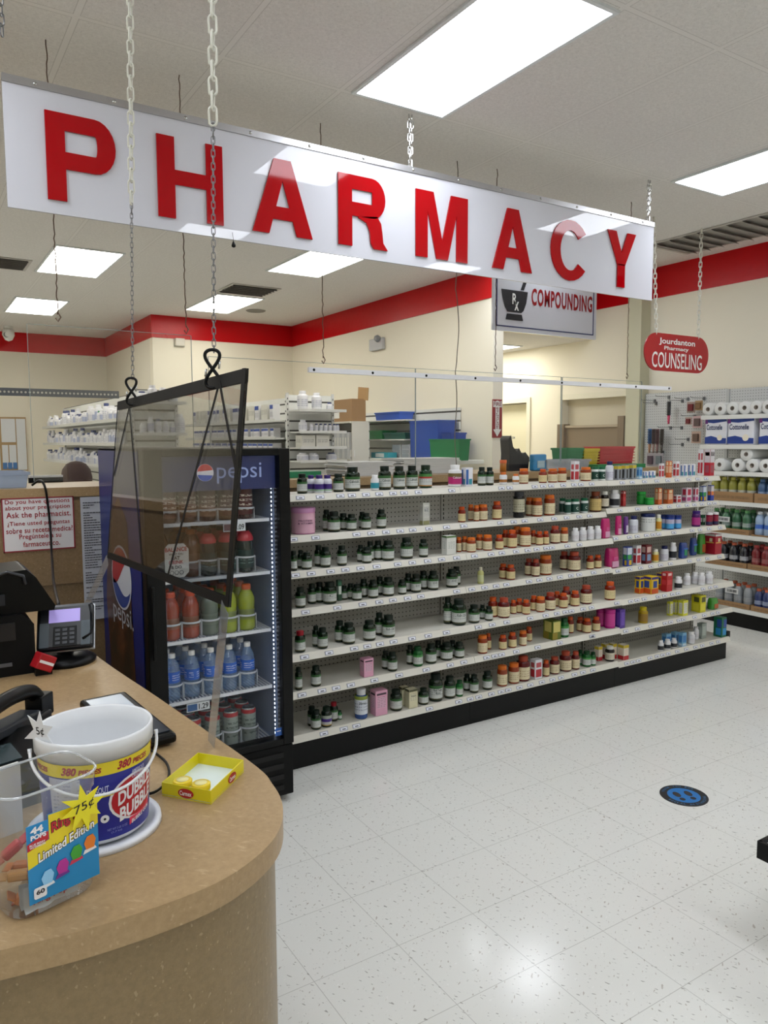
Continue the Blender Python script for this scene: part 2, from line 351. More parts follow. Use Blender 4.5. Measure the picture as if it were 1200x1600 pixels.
# ------------------------------------------------------------------ chains and wires
def link_loop(T, L, W, r, mb, m=0, n=12):
    pts = []
    for i in range(n):
        a = 2*math.pi*i/n; x, y = math.cos(a)*W/2, math.sin(a)*W/2+(L/2-W/2)*(1 if math.sin(a) > 0 else -1)
        pts.append(T @ Vector((x, 0, y)))
    mb.tube(pts, r, 5, m, closed=True)
def chain(p0, p1, L, W, r, mtl, label, name='hanging_chain', grp=None, par=None, cat='chain'):
    p0, p1 = Vector(p0), Vector(p1); d = p1-p0; n = max(2, round(d.length/(L*.78))); mb = MB()
    q = d.to_track_quat('Z', 'Y').to_matrix().to_4x4()
    for i in range(n):
        c = p0+d*((i+.5)/n); link_loop(Matrix.Translation(c) @ q @ Matrix.Rotation(math.pi/2*(i % 2)+.6, 4, 'Z'), L, W, r, mb)
    if par: return mb.build(name, mtl, par)
    t = thing(name, label, cat, p0, grp); mb.build('links', mtl, t)
    h = MB().tube([p0+Vector((0, 0, 0)), p0+Vector((0, 0, -.03))], r*1.4).build('ceiling_hook', mtl, t); return t
def wire(p0, p1, r, mtl, label, wob=.003, name='hanging_wire'):
    p0, p1 = Vector(p0), Vector(p1); n = 60; rs = random.Random(int(p0.x*100)); pts = []
    for i in range(n+1): pts.append(p0.lerp(p1, i/n)+Vector((rs.uniform(-1, 1)*wob, rs.uniform(-1, 1)*wob, 0)))
    t = thing(name, label, 'wire', p0)
    MB().tube(pts, r, 5).build('strand', mtl, t)
    MB().tube([p1+Vector((0, 0, .01)), p1+Vector((.012, 0, -.01)), p1+Vector((0, 0, -.03)), p1+Vector((-.01, 0, -.015))], r*1.2, 5).build('hook', mtl, t)

# ------------------------------------------------------------------ PHARMACY sign
SY = 3.43
a = onY(2, 110, SY); b = onY(1022, 348, SY); c = onY(1020, 470, SY)
sx0, sx1, sz0, sz1 = a.x, b.x, c.z, b.z
sg = thing('hanging_sign', 'long white hanging sign with big red letters across the room', 'sign', ((sx0+sx1)/2, SY, sz0))
box(sx0, sx1, SY, SY+.012, sz0, sz1-.02).build('panel', mat('cfd0d8', .02, name='sign_panel'), sg)
box(sx0, sx1, SY-.006, SY+.018, sz1-.03, sz1).build('top_rail', mat('b9b9bb', .35, .9), sg)
for i in range(13): MB().lathe([(0, -.004), (.006, -.003), (.008, 0)], (sx0+.12+i*(sx1-sx0-.24)/12, SY-.006, sz1-.015), 8, axis='y').build('screw', M['steel'], sg)
LZ0, LZ1 = onY(80, 311, SY).z, onY(72, 167, SY).z
LZ0 = (LZ0+onY(968, 450, SY).z)/2; LZ1 = (LZ1+onY(958, 364, SY).z)/2
def bowl(y0, y1, x0, x1, t, n=12):
    r = (y1-y0)/2; cx = x1-r*.95
    o = [(x0, y1)]+[(cx+(x1-cx)*math.cos(q), (y0+y1)/2+r*math.sin(q)) for q in [math.pi/2-math.pi*i/n for i in range(n+1)]]+[(x0, y0)]
    ri = r-t*.72
    i_ = [(x0, y1-t*.72)]+[(cx+(x1-cx-t)*math.cos(q), (y0+y1)/2+ri*math.sin(q)) for q in [math.pi/2-math.pi*i/n for i in range(n+1)]]+[(x0, y0+t*.72)]
    return o, i_
def glyph(mb, ch, T, w, h, dep):
    S2 = Matrix.Diagonal((w, h, 1, 1)); T = T @ S2; R = lambda x0, x1, y0, y1: mb.prism([(x0, y0), (x1, y0), (x1, y1), (x0, y1)], T, dep)
    t = .27
    if ch == 'P': R(0, t, 0, 1); mb.strip(*bowl(.37, 1, t, 1, t), T, dep)
    if ch == 'R':
        R(0, t, 0, 1); mb.strip(*bowl(.43, 1, t, .95, t), T, dep)
        mb.prism([(.40, .43), (.78, .47), (.86, .38), (.885, .25), (.905, .10), (1, 0), (.71, 0), (.645, .08), (.625, .25), (.58, .375), (.40, .41)][:9]+[(.56, .36), (.40, .41)], T, dep)
    if ch == 'H': R(0, .26, 0, 1); R(.74, 1, 0, 1); R(.26, .74, .42, .60)
    if ch == 'A':
        mb.prism([(0, 0), (.27, 0), (.5, .72), (.5, 1), (.36, 1)], T, dep); mb.prism([(.73, 0), (1, 0), (.64, 1), (.5, 1), (.5, .72)], T, dep)
        mb.prism([(.335, .2), (.665, .2), (.615, .37), (.385, .37)], T, dep)
    if ch == 'M':
        R(0, .22, 0, 1); R(.78, 1, 0, 1); mb.prism([(.22, 1), (.22, .72), (.39, 0), (.5, 0), (.5, .28), (.33, 1)], T, dep); mb.prism([(.78, 1), (.67, 1), (.5, .28), (.5, 0), (.61, 0), (.78, .72)], T, dep)
    if ch == 'C':
        n = 22; A = []; B = []
        for i in range(n+1):
            q = math.radians(38+(322-38)*i/n); A.append((.52+.52*math.cos(q), .5+.52*math.sin(q))); B.append((.52+.27*math.cos(q), .5+.345*math.sin(q)))
        mb.strip(A, B, T, dep)
    if ch == 'Y': R(.37, .63, 0, .42); mb.prism([(0, 1), (.3, 1), (.5, .62), (.5, .40), (.37, .40)], T, dep); mb.prism([(1, 1), (.7, 1), (.5, .62), (.5, .40), (.63, .40)], T, dep)
for ch, xa, xb, yy in (('P', 72, 181, 240), ('H', 246, 348, 270), ('A', 394, 488, 310), ('R', 529, 606, 330), ('M', 650, 731, 350), ('A', 770, 832, 380), ('C', 861, 919, 395), ('Y', 949, 993, 410)):
    X0, X1 = onY(xa, yy, SY-.01).x, onY(xb, yy, SY-.01).x; lb = MB()
    glyph(lb, ch, frame((X0, SY-.002, LZ0), (1, 0, 0), (0, 0, 1)), X1-X0, LZ1-LZ0, .008)
    lb.build('letter', mat('a8020c', .06, spec=.35, name='red_acrylic'), sg)
for px, nm in ((642, 'middle'), (1015, 'right end')):
    p = onY(px, 200 if px < 900 else 300, SY); pt = onY(px, 258 if px < 900 else 346, SY)
    for dx in (-.008, .010):
        chain((p.x+dx, SY+.006, CZ), (p.x+dx*.3, SY+.006, sz1), .042, .018, .0028, M['chrome'], 'shiny double metal chain holding up the %s of the long sign, %s strand' % (nm, 'left' if dx < 0 else 'right'))
p = onY(-60, 120, SY)
# ------------------------------------------------------------------ COMPOUNDING sign
CY = 4.9
p0, p1 = onY(770, 516, CY), onY(931, 530, CY); x0, x1, z0 = p0.x, p1.x, (p0.z+p1.z)/2; z1 = z0+.62
cs = thing('hanging_sign', 'white hanging sign with mortar and pestle and thin blue border', 'sign', ((x0+x1)/2, CY, z0))
box(x0, x1, CY, CY+.02, z0, z1).build('panel', mat('c9cbd2', .15), cs)
bm = MB(); q = .035; t2 = .010
for k in ((x0+q, x1-q, z0+q, z0+q+t2), (x0+q, x1-q, z1-q-t2, z1-q), (x0+q, x0+q+t2, z0+q, z1-q), (x1-q-t2, x1-q, z0+q, z1-q)): bm.box(k[0], k[1], CY-.002, CY, k[2], k[3])
bm.build('border', mat('26305e', .4), cs)
T = frame((x0, CY-.003, z0), (1, 0, 0), (0, 0, 1)); W = x1-x0
mo = MB(); mo.prism([(.085, .34), (.38, .34), (.365, .25), (.335, .18), (.31, .16), (.155, .16), (.125, .20), (.10, .27)], T, .002)
mo.prism([(.15, .145), (.315, .145), (.33, .095), (.135, .095)], T, .002); mo.prism([(.30, .35), (.335, .35), (.41, .52), (.43, .52), (.44, .55), (.36, .55), (.37, .52)], T, .002)
mo.build('mortar_emblem', M['ink'], cs)
t_ = MB(); text(t_, 'R', T, .055, .10, bold=.02, z=.004); T2 = T @ Matrix.Translation((.20, .20, 0))
t_ = MB(); text(t_, 'R', T @ Matrix.Translation((.205, .225, 0)), .05, .09, z=.004); text(t_, 'x', T @ Matrix.Translation((.228, .175, 0)), .05, .075, z=.004)
t_.build('emblem_lettering', M['white'], cs)
t_ = MB(); text(t_, 'COMPOUNDING', T @ Matrix.Translation((.425, .235, 0)), W-.425-.06, .145, bold=.03, spc=1.14); t_.build('lettering', mat('8e1016', .4), cs)
for xx in (x0+.1, x1-.1): chain((xx, CY+.01, CZ), (xx, CY+.01, z1), .04, .016, .0025, M['chrome'], 'metal chain holding the %s of the blue-bordered sign' % ('left side' if xx < x0+.2 else 'right side'))
# ------------------------------------------------------------------ COUNSELING sign
NY = 3.96
p0, p1 = onY(1007, 550, NY), onY(1107, 553, NY); zt, zb = onY(1057, 523, NY).z, onY(1057, 581, NY).z; x0, x1 = p0.x, p1.x
ns = thing('hanging_sign', 'small red hanging sign with rounded ends and white lettering', 'sign', ((x0+x1)/2, NY, zb))
poly = [(x, y) for x, y in rrect(0, x1-x0, 0, zt-zb, (zt-zb)*.49, 10)]
MB().prism(poly, frame((x0, NY+.01, zb), (1, 0, 0), (0, 0, 1)), .01).build('panel', mat('a50f1a', .3), ns)
T = frame((x0, NY-.002, zb), (1, 0, 0), (0, 0, 1)); W = x1-x0; H = zt-zb; t_ = MB()
text(t_, 'Jourdanton', T @ Matrix.Translation((W*.21, H*.68, 0)), W*.56, H*.20, bold=.022)
text(t_, 'Pharmacy', T @ Matrix.Translation((W*.29, H*.54, 0)), W*.38, H*.13, bold=.02)
text(t_, 'COUNSELING', T @ Matrix.Translation((W*.11, H*.08, 0)), W*.78, H*.42, bold=.008); t_.build('lettering', M['white'], ns)
pl = mat('d9d8cc', .5, name='white_plastic_chain')
for px, side in ((1026, 'left'), (1092, 'right')):
    X = onY(px, 524, NY).x; Xt = onY(px-4 if px < 1050 else px+5, 358, NY).x
    chain((Xt, NY+.005, CZ), (X, NY+.005, zt-.01), .05, .024, .0035, pl, 'off-white chain on the %s of the small red rounded sign' % side)

# ------------------------------------------------------------------ right-hand and pharmacy wall fittings
ff = thing('fire_extinguisher_sign', 'narrow red and white arrow sign on the wall end', 'sign', (5.05, 5.855, 1.64))
z0, z1 = onY(775, 684, 5.85).z, onY(775, 624, 5.85).z; xa, xb = 4.99, 5.115
box(xa, xb, 5.852, 5.858, z0, z1).build('panel', mat('8e2028', .5), ff)
T = frame((xa, 5.850, z0), (1, 0, 0), (0, 0, 1)); W = xb-xa; H = z1-z0; am = MB()
am.prism([(W*.05, H*.80), (W*.95, H*.80), (W*.95, H*.97), (W*.8, H*.94), (W*.5, H*.97), (W*.2, H*.94), (W*.05, H*.97)], T, .001)
am.prism([(W*.3, H*.80), (W*.3, H*.22), (W*.08, H*.22), (W*.5, H*.03), (W*.92, H*.22), (W*.7, H*.22), (W*.7, H*.80)], T, .001); am.build('arrow', M['white'], ff)
t_ = MB(); text(t_, 'FIRE', T @ Matrix.Translation((W*.1, H*.83, 0)), W*.8, H*.10, z=.002)
for i, chh in enumerate('EXTINGUISHER'): text(t_, chh, T @ Matrix.Translation((W*.38, H*(.755-i*.047), 0)), W*.24 if chh != 'I' else W*.08, H*.036, z=.002, bold=.03)
t_.build('lettering', mat('7c1a22', .5), ff)
em = thing('emergency_light', 'small grey emergency light box high on the pharmacy wall', 'light', (5, 8.0, 2.74))
box(4.95, 4.999, 7.86, 8.16, 2.73, 2.87).build('housing', mat('bfc0c2', .5), em, bevel=.008)
MB().lathe([(0, -.03), (.03, -.03), (.045, 0), (.03, .03), (0, .03)], (4.93, 7.93, 2.86), 14, axis='x').build('lamp_head', mat('8b8d90', .3), em)
bx = thing('wall_box', 'small cream box on the back wall below the red band', 'box', (3.3, 10.44, 2.93)); box(3.22, 3.35, 10.40, 10.455, 2.93, 3.035).build('cover', mat('d8d4c8', .5), bx, bevel=.008)
box(3.21, 3.36, 10.45, 10.458, 2.92, 3.045).build('backplate', mat('c8c4b8', .5), bx)

# ------------------------------------------------------------------ pony wall with ledge (tan laminate) behind cooler and shelving
LZ = 1.408
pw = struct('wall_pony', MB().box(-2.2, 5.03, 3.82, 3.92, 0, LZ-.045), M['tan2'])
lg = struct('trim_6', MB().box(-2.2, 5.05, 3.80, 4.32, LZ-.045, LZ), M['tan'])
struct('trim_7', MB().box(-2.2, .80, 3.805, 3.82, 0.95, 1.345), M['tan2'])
# ------------------------------------------------------------------ hanging clear panes
def pane(x0, x1, z0, z1, Y, label, glass=None, t=.006):
    T = thing('hanging_screen', label, 'screen', ((x0+x1)/2, Y, z0))
    box(x0, x1, Y, Y+t, z0, z1).build('pane', glass or M['pane2'], T)
    ed = MB(); m_ = .004
    ed.box(x0-.002, x0, Y, Y+t, z0, z1).box(x1, x1+.002, Y, Y+t, z0, z1).box(x0, x1, Y, Y+t, z1, z1+.002)
    ed.build('polished_edge', mat('8f9a98', .2), T); return T
X = lambda px, py, Y=3.8: onY(px, py, Y).x
PZ = onY(580, 572, 3.79).z
pane(X(52, 505, 3.63), X(318, 520, 3.63), 1.44, onY(180, 507, 3.63).z, 3.63+.19, 'clear hanging screen above the counter ledge at the left', M['pane'])
pane(X(330, 555, 3.75), X(655, 575, 3.75), 1.46, PZ, 3.79, 'clear hanging screen behind the drink cooler and first shelves')
pane(X(656, 575, 3.75), X(884, 590, 3.75), 1.46, PZ, 3.79, 'clear hanging screen in front of the blue and green bins')
pane(X(886, 590, 3.75), X(1010, 600, 3.75), 1.46, PZ, 3.79, 'clear hanging screen in front of the brown panelled nook')
ra, rb_ = onY(482, 577, 3.77), onY(1048, 604, 3.77)
rl = thing('hanging_rail', 'thin white metal rail clamped along the hanging screens', 'rail', (ra.x, 3.77, ra.z))
box(ra.x, rb_.x, 3.762, 3.784, ra.z-.016, ra.z+.012).build('bar', mat('e2e2e6', .3), rl)
for i in range(9): MB().lathe([(0, -.005), (.007, -.003), (.008, 0)], (ra.x+.03+i*(rb_.x-ra.x-.06)/8, 3.762, ra.z-.002), 8, axis='y').build('screw', M['blackm'], rl)
for (px, py, Y, zb, lb) in ((92, 500, 3.62, 2.15, 'rusty wire holding the left clear screen, left one'), (293, 520, 3.63, 2.14, 'rusty wire holding the left clear screen, right one'),
        (508, 575, 3.76, 2.05, 'thin wire hanging down between the letters A and R of the long sign'), (777, 577, 3.785, 2.07, 'thin wire passing behind the blue-bordered hanging sign at its left'), (983, 588, 3.785, 2.07, 'thin wire right of the blue-bordered hanging sign')):
    x = onY(px, py, Y).x; wire((x, Y+.02, CZ), (x, Y+.02, zb+.03), .0026, M['rust'], lb)
cb = thing('dangling_cable', 'long thin wavy cable dangling down to the ledge beside the arrow sign', 'cable', (X(720, 720), 3.83, LZ))
pts = [(X(718, 440)+.008*math.sin(i*.9)+(.012 if 12 < i < 20 else 0), 3.83, CZ+(LZ-CZ)*i/30) for i in range(31)]
MB().tube(pts, .003, 5).build('strand', mat('6e6658', .6), cb)

# ------------------------------------------------------------------ counter peninsula
ZC = .952
def smooth(pts, n=8, closed=False):
    out = []; P = [Vector(p) for p in pts]; N = len(P)
    for i in range(N-1):
        a, b, c, d = P[max(i-1, 0)], P[i], P[i+1], P[min(i+2, N-1)]
        for k in range(n):
            t = k/n; out.append(.5*((2*b)+(c-a)*t+(2*a-5*b+4*c-d)*t*t+(3*b-a-3*c+d)*t**3))
    out.append(P[-1]); return out
edge = smooth([(.40, 3.78), (.47, 2.54), (.53, 1.94), (.578, 1.45), (.575, 1.32), (.553, 1.225), (.502, 1.14), (.42, 1.08), (.33, 1.053), (.19, 1.05), (.05, 1.07), (-.3, 1.12), (-1.2, 1.24)], 6)
edge = [(v.x, v.y) for v in edge]
poly = edge+[(-1.2, 3.78)]
ct = thing('service_counter', 'tan laminate service counter with a rounded end in the foreground', 'counter', (.1, 1.6, 0))
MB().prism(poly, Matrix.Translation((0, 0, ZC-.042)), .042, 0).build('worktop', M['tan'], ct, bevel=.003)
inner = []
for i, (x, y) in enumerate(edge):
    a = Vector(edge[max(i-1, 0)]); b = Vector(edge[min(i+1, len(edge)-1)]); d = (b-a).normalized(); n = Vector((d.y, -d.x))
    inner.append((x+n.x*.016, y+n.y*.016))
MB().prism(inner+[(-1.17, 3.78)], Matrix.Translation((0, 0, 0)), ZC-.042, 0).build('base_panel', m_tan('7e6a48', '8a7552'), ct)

# ------------------------------------------------------------------ papers on the pony wall
WY = 3.803
def paper(px0, px1, py0, py1, label, Y=WY, name='paper_notice', m='paper'):
    a, b = onY(px0, py0, Y), onY(px1, py1, Y); T = thing(name, label, 'notice', ((a.x+b.x)/2, Y, b.z))
    box(a.x, b.x, Y-.002, Y, b.z, a.z).build('sheet', M[m] if m in M else m, T); return T, frame((a.x, Y-.0035, b.z), (1, 0, 0), (0, 0, 1)), b.x-a.x, a.z-b.z
T_, F, W, H = paper(1, 118, 779, 856, 'white laminated notice with bold red English and Spanish text', WY, 'laminated_notice', mat('dcdadb', .35))
t_ = MB()
for s, x0, x1, y0, y1 in (('Do you have questions', .05, .94, .865, .965), ('about your prescription', .05, .94, .755, .855), ('Ask the pharmacist.', .06, .95, .60, .735), ('¿Tiene usted preguntas', .07, .93, .465, .565),
        ('sobre su receta medica?', .05, .97, .345, .445), ('Pregúntele a su', .22, .80, .205, .325), ('farmaceutico.', .27, .78, .085, .185)):
    text(t_, s, F @ Matrix.Translation((W*x0, H*y0, 0)), W*(x1-x0), H*(y1-y0), bold=.012, spc=1.06)
t_.build('lettering', mat('9c0c20', .5), T_)
bd = MB(); q = .006
for k in ((0, W, 0, q), (0, W, H-q, H), (0, q, 0, H), (W-q, W, 0, H)): bd.prism([(k[0], k[2]), (k[1], k[2]), (k[1], k[3]), (k[0], k[3])], F @ Matrix.Translation((0, 0, -.001)), .001)
bd.build('border', mat('8d2733', .5), T_)
def textlines(T_, F, W, H, n, seed=1, x0=.1, x1=.92, ink='4c4c50', y0=.06, y1=.95):
    rs = random.Random(seed); mb = MB()
    for i in range(n):
        y = H*(y1-(y1-y0)*i/n); 
        if rs.random() < .14: continue
        xe = x1 if rs.random() < .6 else x0+(x1-x0)*rs.uniform(.3, .9); x = x0
        while x < xe-.02:
            l = rs.uniform(.04, .14); l = min(l, xe-x); mb.prism([(W*x, y), (W*(x+l), y), (W*(x+l), y+H*.35/n), (W*x, y+H*.35/n)], F, .0004); x += l+.015
    mb.build('printed_lines', mat(ink, .7), T_)
T_, F, W, H = paper(125, 169, 777, 965, 'long white sheet of small print taped beside the cooler', 3.80, m=mat('b9bcc2', .7)); textlines(T_, F, W, H, 44, 3)

# ------------------------------------------------------------------ drink cooler
FX0, FX1, FY0, FY1, FZ = .785, 1.415, 3.0, 3.79, 1.592
fr = thing('drink_cooler', 'black glass-door drink cooler with a cola advert on its side', 'refrigerator', ((FX0+FX1)/2, 3.4, 0))
fb = MB(); fb.box(FX0, FX0+.03, FY0+.07, FY1, .04, FZ).box(FX1-.03, FX1, FY0+.07, FY1, .04, FZ).box(FX0, FX1, FY1-.03, FY1, .04, FZ).box(FX0, FX1, FY0+.07, FY1, FZ-.04, FZ).box(FX0, FX1, FY0+.07, FY1, .04, .25)
fb.build('cabinet', M['black'], fr, bevel=.004)
li = MB(); wm = mat('8496b4', .4, name='cooler_liner')
li.box(FX0+.03, FX0+.045, FY0+.075, FY1-.03, .25, FZ-.04).box(FX1-.045, FX1-.03, FY0+.075, FY1-.03, .25, FZ-.04).box(FX0+.045, FX1-.045, FY1-.05, FY1-.03, .25, FZ-.04).box(FX0+.045, FX1-.045, FY0+.075, FY1-.05, .25, .262).box(FX0+.045, FX1-.045, FY0+.075, FY1-.05, FZ-.052, FZ-.04)
li.build('liner', wm, fr)
dr = MB(); a, b = .045, .055
dr.box(FX0, FX0+.075, FY0, FY0+.065, .27, FZ-.002).box(FX1-.05, FX1, FY0, FY0+.065, .27, FZ-.002).box(FX0+.075, FX1-.05, FY0, FY0+.065, .27, .30).box(FX0+.075, FX1-.05, FY0, FY0+.065, FZ-.032, FZ-.002)
door = dr.build('door', M['black'], fr, bevel=.004)
box(FX0+.075, FX1-.05, FY0+.02, FY0+.03, .30, FZ-.032).build('door_glass', M['glass'], door)
st = box(FX1-.082, FX1-.052, FY0+.017, FY0+.0195, .275+.035, .275+.07).build('energy_sticker', mat('2c62b8', .4), door)
t_ = MB().prism([(0, 0), (.02, 0), (.02, .004), (0, .004)], FY(FX1-.077, FY0+.016, .33), .0005); t_.build('sticker_print', M['white'], door)
box(FX0+.01, FX0+.022, FY0-.03, FY0-.018, .75, 1.05).build('door_handle', M['black'], door, bevel=.003)
hd = box(FX0+.078, FX1-.053, FY0+.04, FY0+.06, FZ-.175, FZ-.034).build('lit_header', mat('04184c', .3, emit=.35), fr)
T = FY(FX0+.078, FY0+.0385, FZ-.175)
lm = MB(); 
def disc(mb, T, cx, cy, r, m=0, a0=0, a1=2*math.pi, h=.0005): mb.prism(ell(cx, cy, r, r, 28, a0, a1), T, h, m)
disc(lm, T, .185, .075, .036, 0); lm.build('logo_disc', mat('e8e8ee', .4, emit=.2), hd)
lm = MB(); T1 = T @ Matrix.Translation((0, 0, .001)); lm.prism(ell(.185, .077, .033, .033, 20, .25, math.pi-.1), T1, .0006); lm.build('logo_red', mat('c0202c', .4, emit=.4), hd)
lm = MB(); lm.prism(ell(.185, .073, .033, .033, 20, math.pi+.2, 2*math.pi-.3), T1, .0006); lm.build('logo_blue', mat('1446a8', .4, emit=.5), hd)
t_ = MB(); text(t_, 'pepsi', T @ Matrix.Translation((.235, .028, 0)), .20, .085, bold=.0); t_.build('header_lettering', mat('8fa0d0', .4, emit=.12), hd)
ls = MB()
for i in range(64): ls.box(FX1-.060, FX1-.057, FY0+.072, FY0+.076, .30+i*.0195, .308+i*.0195)
ls.build('led_strip', M['led'], fr)
ls = MB()
for i in range(64): ls.box(FX0+.056, FX0+.062, FY0+.085, FY0+.09, .30+i*.0195, .310+i*.0195)
ls.build('led_strip', M['led'], fr)
gr = MB(); gr.box(FX0, FX1, FY0+.01, FY0+.07, .03, .265)
grille = gr.build('kick_grille', M['blackm'], fr, bevel=.006)
g2 = MB()
for i in range(4): g2.box(FX0+.04, FX1-.05, FY0+.004, FY0+.012, .06+i*.05, .083+i*.05)
g2.build('grille_slots', mat('030304', .7), grille)
for x in (FX0+.05, FX1-.05): MB().lathe([(0, -.012), (.025, -.012), (.025, .012), (0, .012)], (x, FY0+.1, .025), 14, axis='y').build('caster', M['blackm'], fr)
# side advert
sd = box(FX0-.003, FX0, FY0+.07, FY1, .26, FZ-.01).build('side_graphic', mat('0c2070', .3, spec=.3, name='cola_blue'), fr)
def m_cola():
    n = NT('cola_splash', .3); f = n.noise(n.pos, 4, 5, .65); c = n.mix(n.step(f, .4, .62), lin('150a0a'), lin('5b2d17')); c = n.mix(n.step(n.noise(n.pos, 9, 5, .7), .60, .74), c, lin('9c6a3c')); return n.col(c)
T = FX(FX0-.004, FY1-.02, .26); L = FY1-FY0-.09
wav = [(.09, 0), (.10, .35), (.06, .62), (.10, .80), (.20, 1.04)]+[(.36, 1.12), (.50, 1.02), (.53, .7), (.56, .35), (.58, 0)]
MB().prism(wav, T, .0005).build('cola_graphic', m_cola(), sd)
T = T @ Matrix.Translation((0, 0, .001)); cx, cy, rx, ry = L-.28, .765, .165, .135
cx = FY1-.02-3.40; lm = MB(); lm.prism(ell(cx, cy, .175, .142, 40), T, .0006); lm.build('logo_ring', mat('c9ccd6', .4), sd)
T = T @ Matrix.Translation((0, 0, .001))
def logo_part(f_hi, f_lo, col, nm):
    A = []; B = []; n = 24
    for i in range(n+1):
        x = -1+2*i/n; yc = math.sqrt(max(0, 1-x*x)); A.append((cx+.165*x, cy+.132*max(-yc, min(yc, f_hi(x)*1.0 if f_hi else yc)))); B.append((cx+.165*x, cy+.132*max(-yc, min(yc, f_lo(x) if f_lo else -yc))))
    mb = MB()
    for i in range(n):
        if abs(A[i][1]-B[i][1])+abs(A[i+1][1]-B[i+1][1]) > 1e-4: mb.add([T @ Vector((*p, .0005)) for p in (B[i], B[i+1], A[i+1], A[i])], [(0, 1, 2, 3)])
    mb.build(nm, col, sd)
up_ = lambda x: .15+.35*x+.22*math.sin(x*2.6); lo_ = lambda x: -.35+.1*x-.25*math.sin(x*2.4+.6)
logo_part(None, up_, mat('a81f2a', .35), 'logo_red'); logo_part(lo_, None, mat('173a8c', .35), 'logo_blue')
t_ = MB(); text(t_, 'pepsi.', T @ Matrix.Translation((cx-.17, .535, 0)), .36, .108, bold=.0); t_.build('side_lettering', mat('b9bcc4', .4), sd)
# cooler shelves and bottle guides
IX0, IX1 = FX0+.05, FX1-.065; SZ = [1.283, 1.046, .786, .525, .272]; cooler_cols = [.915, 1.0, 1.085, 1.17, 1.255]
for k, z in enumerate(SZ):
    s_ = MB(); s_.box(IX0, IX1, 3.085, 3.095, z-.014, z).box(IX0, IX1, 3.70, 3.71, z-.014, z)
    n = 34
    for i in range(n): x = IX0+(IX1-IX0)*i/(n-1); s_.box(x-.0022, x+.0022, 3.09, 3.71, z-.006, z)
    sh = s_.build('shelf', mat('e2e8ee', .4), fr)
    g = MB()
    for x in cooler_cols:
        h = z+[.05, .07, .07, .07, .07][k]; pts = [(x+.040*math.cos(math.pi+math.pi*i/10), 3.135+.042*math.sin(math.pi+math.pi*i/10), h) for i in range(11)]
        for dz in (0, .004): g.tube([(p[0], p[1], p[2]-dz) for p in pts], .0022, 5)
        for p in (pts[0], pts[-1]): g.box(p[0]-.001, p[0]+.001, 3.12, 3.14, z, h)
    g.build('bottle_guide', mat('cfd6dc', .3), sh)
def price(x, z, s, label):
    T = thing('price_tag', label, 'price tag', (x, 3.083, z-.03)); F = frame((x, 3.079, z-.04), (1, 0, 0), (0, 0, 1))
    MB().prism([(0, 0), (.10, 0), (.10, .036), (0, .036)], F, .0015).build('card', mat('d4dbe0', .5), T)
    MB().prism([(.003, .004), (.045, .004), (.045, .032), (.003, .032)], F @ Matrix.Translation((0, 0, .002)), .0004).build('product_picture', mat('6b4a58' if s[0] == '3' else '2d5f9a', .5), T)
    t_ = MB(); text(t_, s, F @ Matrix.Translation((.052, .006, .002)), .042, .024, bold=.02); t_.build('lettering', M['ink'], T)
price(1.135, 1.275, '3.09', 'white price tag on the second cooler shelf from the top')
price(.955, .515, '1.29', 'blue and white price tag hung on the water bottle shelf')
bl = thing('shelf_badge', 'white rounded badge reading balance, standing at the left inside the cooler', 'sign', (.93, 3.08, 1.05))
F = frame((.872, 3.066, 1.062), (1, 0, 0), (0, 0, 1)); MB().prism([(.0, .02), (.02, 0), (.085, 0), (.105, .02), (.105, .115), (.085, .14), (.02, .14), (0, .115)], F, .003).build('card', mat('dcdcd8', .5), bl)
t_ = MB(); F2 = F @ Matrix.Translation((0, 0, .004))
text(t_, 'BALANCE', F2 @ Matrix.Translation((.006, .108, 0)), .092, .018, bold=.03); text(t_, 'DRINK', F2 @ Matrix.Translation((.022, .056, 0)), .06, .015, bold=.03); t_.build('red_lettering', M['redtext'], bl)
t_ = MB(); text(t_, 'WHAT YOU', F2 @ Matrix.Translation((.022, .093, 0)), .06, .008); text(t_, 'EAT', F2 @ Matrix.Translation((.034, .074, 0)), .034, .015, bold=.03); text(t_, '& DO', F2 @ Matrix.Translation((.03, .036, 0)), .044, .014, bold=.03)
for i in range(3): t_.tube([(F2 @ Vector((.033+i*.02+.008*math.cos(q*.6), .02+.008*math.sin(q*.6), 0))) for q in range(10)], .0012, 4, closed=True)
t_.build('black_lettering', M['ink'], bl)

# drinks ------------------------------------------------------------
def lathe_obj(name, prof, m, par, seg=18): return MB().lathe(prof, (0, 0, 0), seg).build(name, m, par, world=False)
def drink(name, label, cat, grp, body, bm, cap, cm, lab, lm, extra=None):
    t = thing(name, label, cat, (0, 0, 0), grp); lathe_obj('body', body, bm, t); lathe_obj('cap' if cat != 'can' else 'lid', cap, cm, t)
    if lab: lathe_obj('label', lab, lm, t)
    if extra: lathe_obj(*extra, t)
    return t
pb = [(0, .0), (.028, 0), (.032, .008), (.032, .05), (.030, .06), (.032, .075), (.032, .13), (.028, .15), (.014, .178), (.0125, .185)]
water = drink('water_bottle', '', 'bottle', 'water bottles on the fourth cooler shelf', pb, m_glass('water_bottle', (.75, .85, .95), 1.4, .05, .06, ('9dc4f0', .25)), [(.0, .2), (.0135, .2), (.0145, .197), (.0145, .181)], M['white'], [(.0325, .078), (.0325, .125)], m_print('1d5fc4', 'e8f0fc', .09, .118, 400, amt=.6, xs=40))
gb = [(0, 0), (.034, 0), (.038, .01), (.038, .055), (.034, .075), (.036, .095), (.038, .12), (.037, .145), (.025, .172), (.019, .178), (.019, .185)]
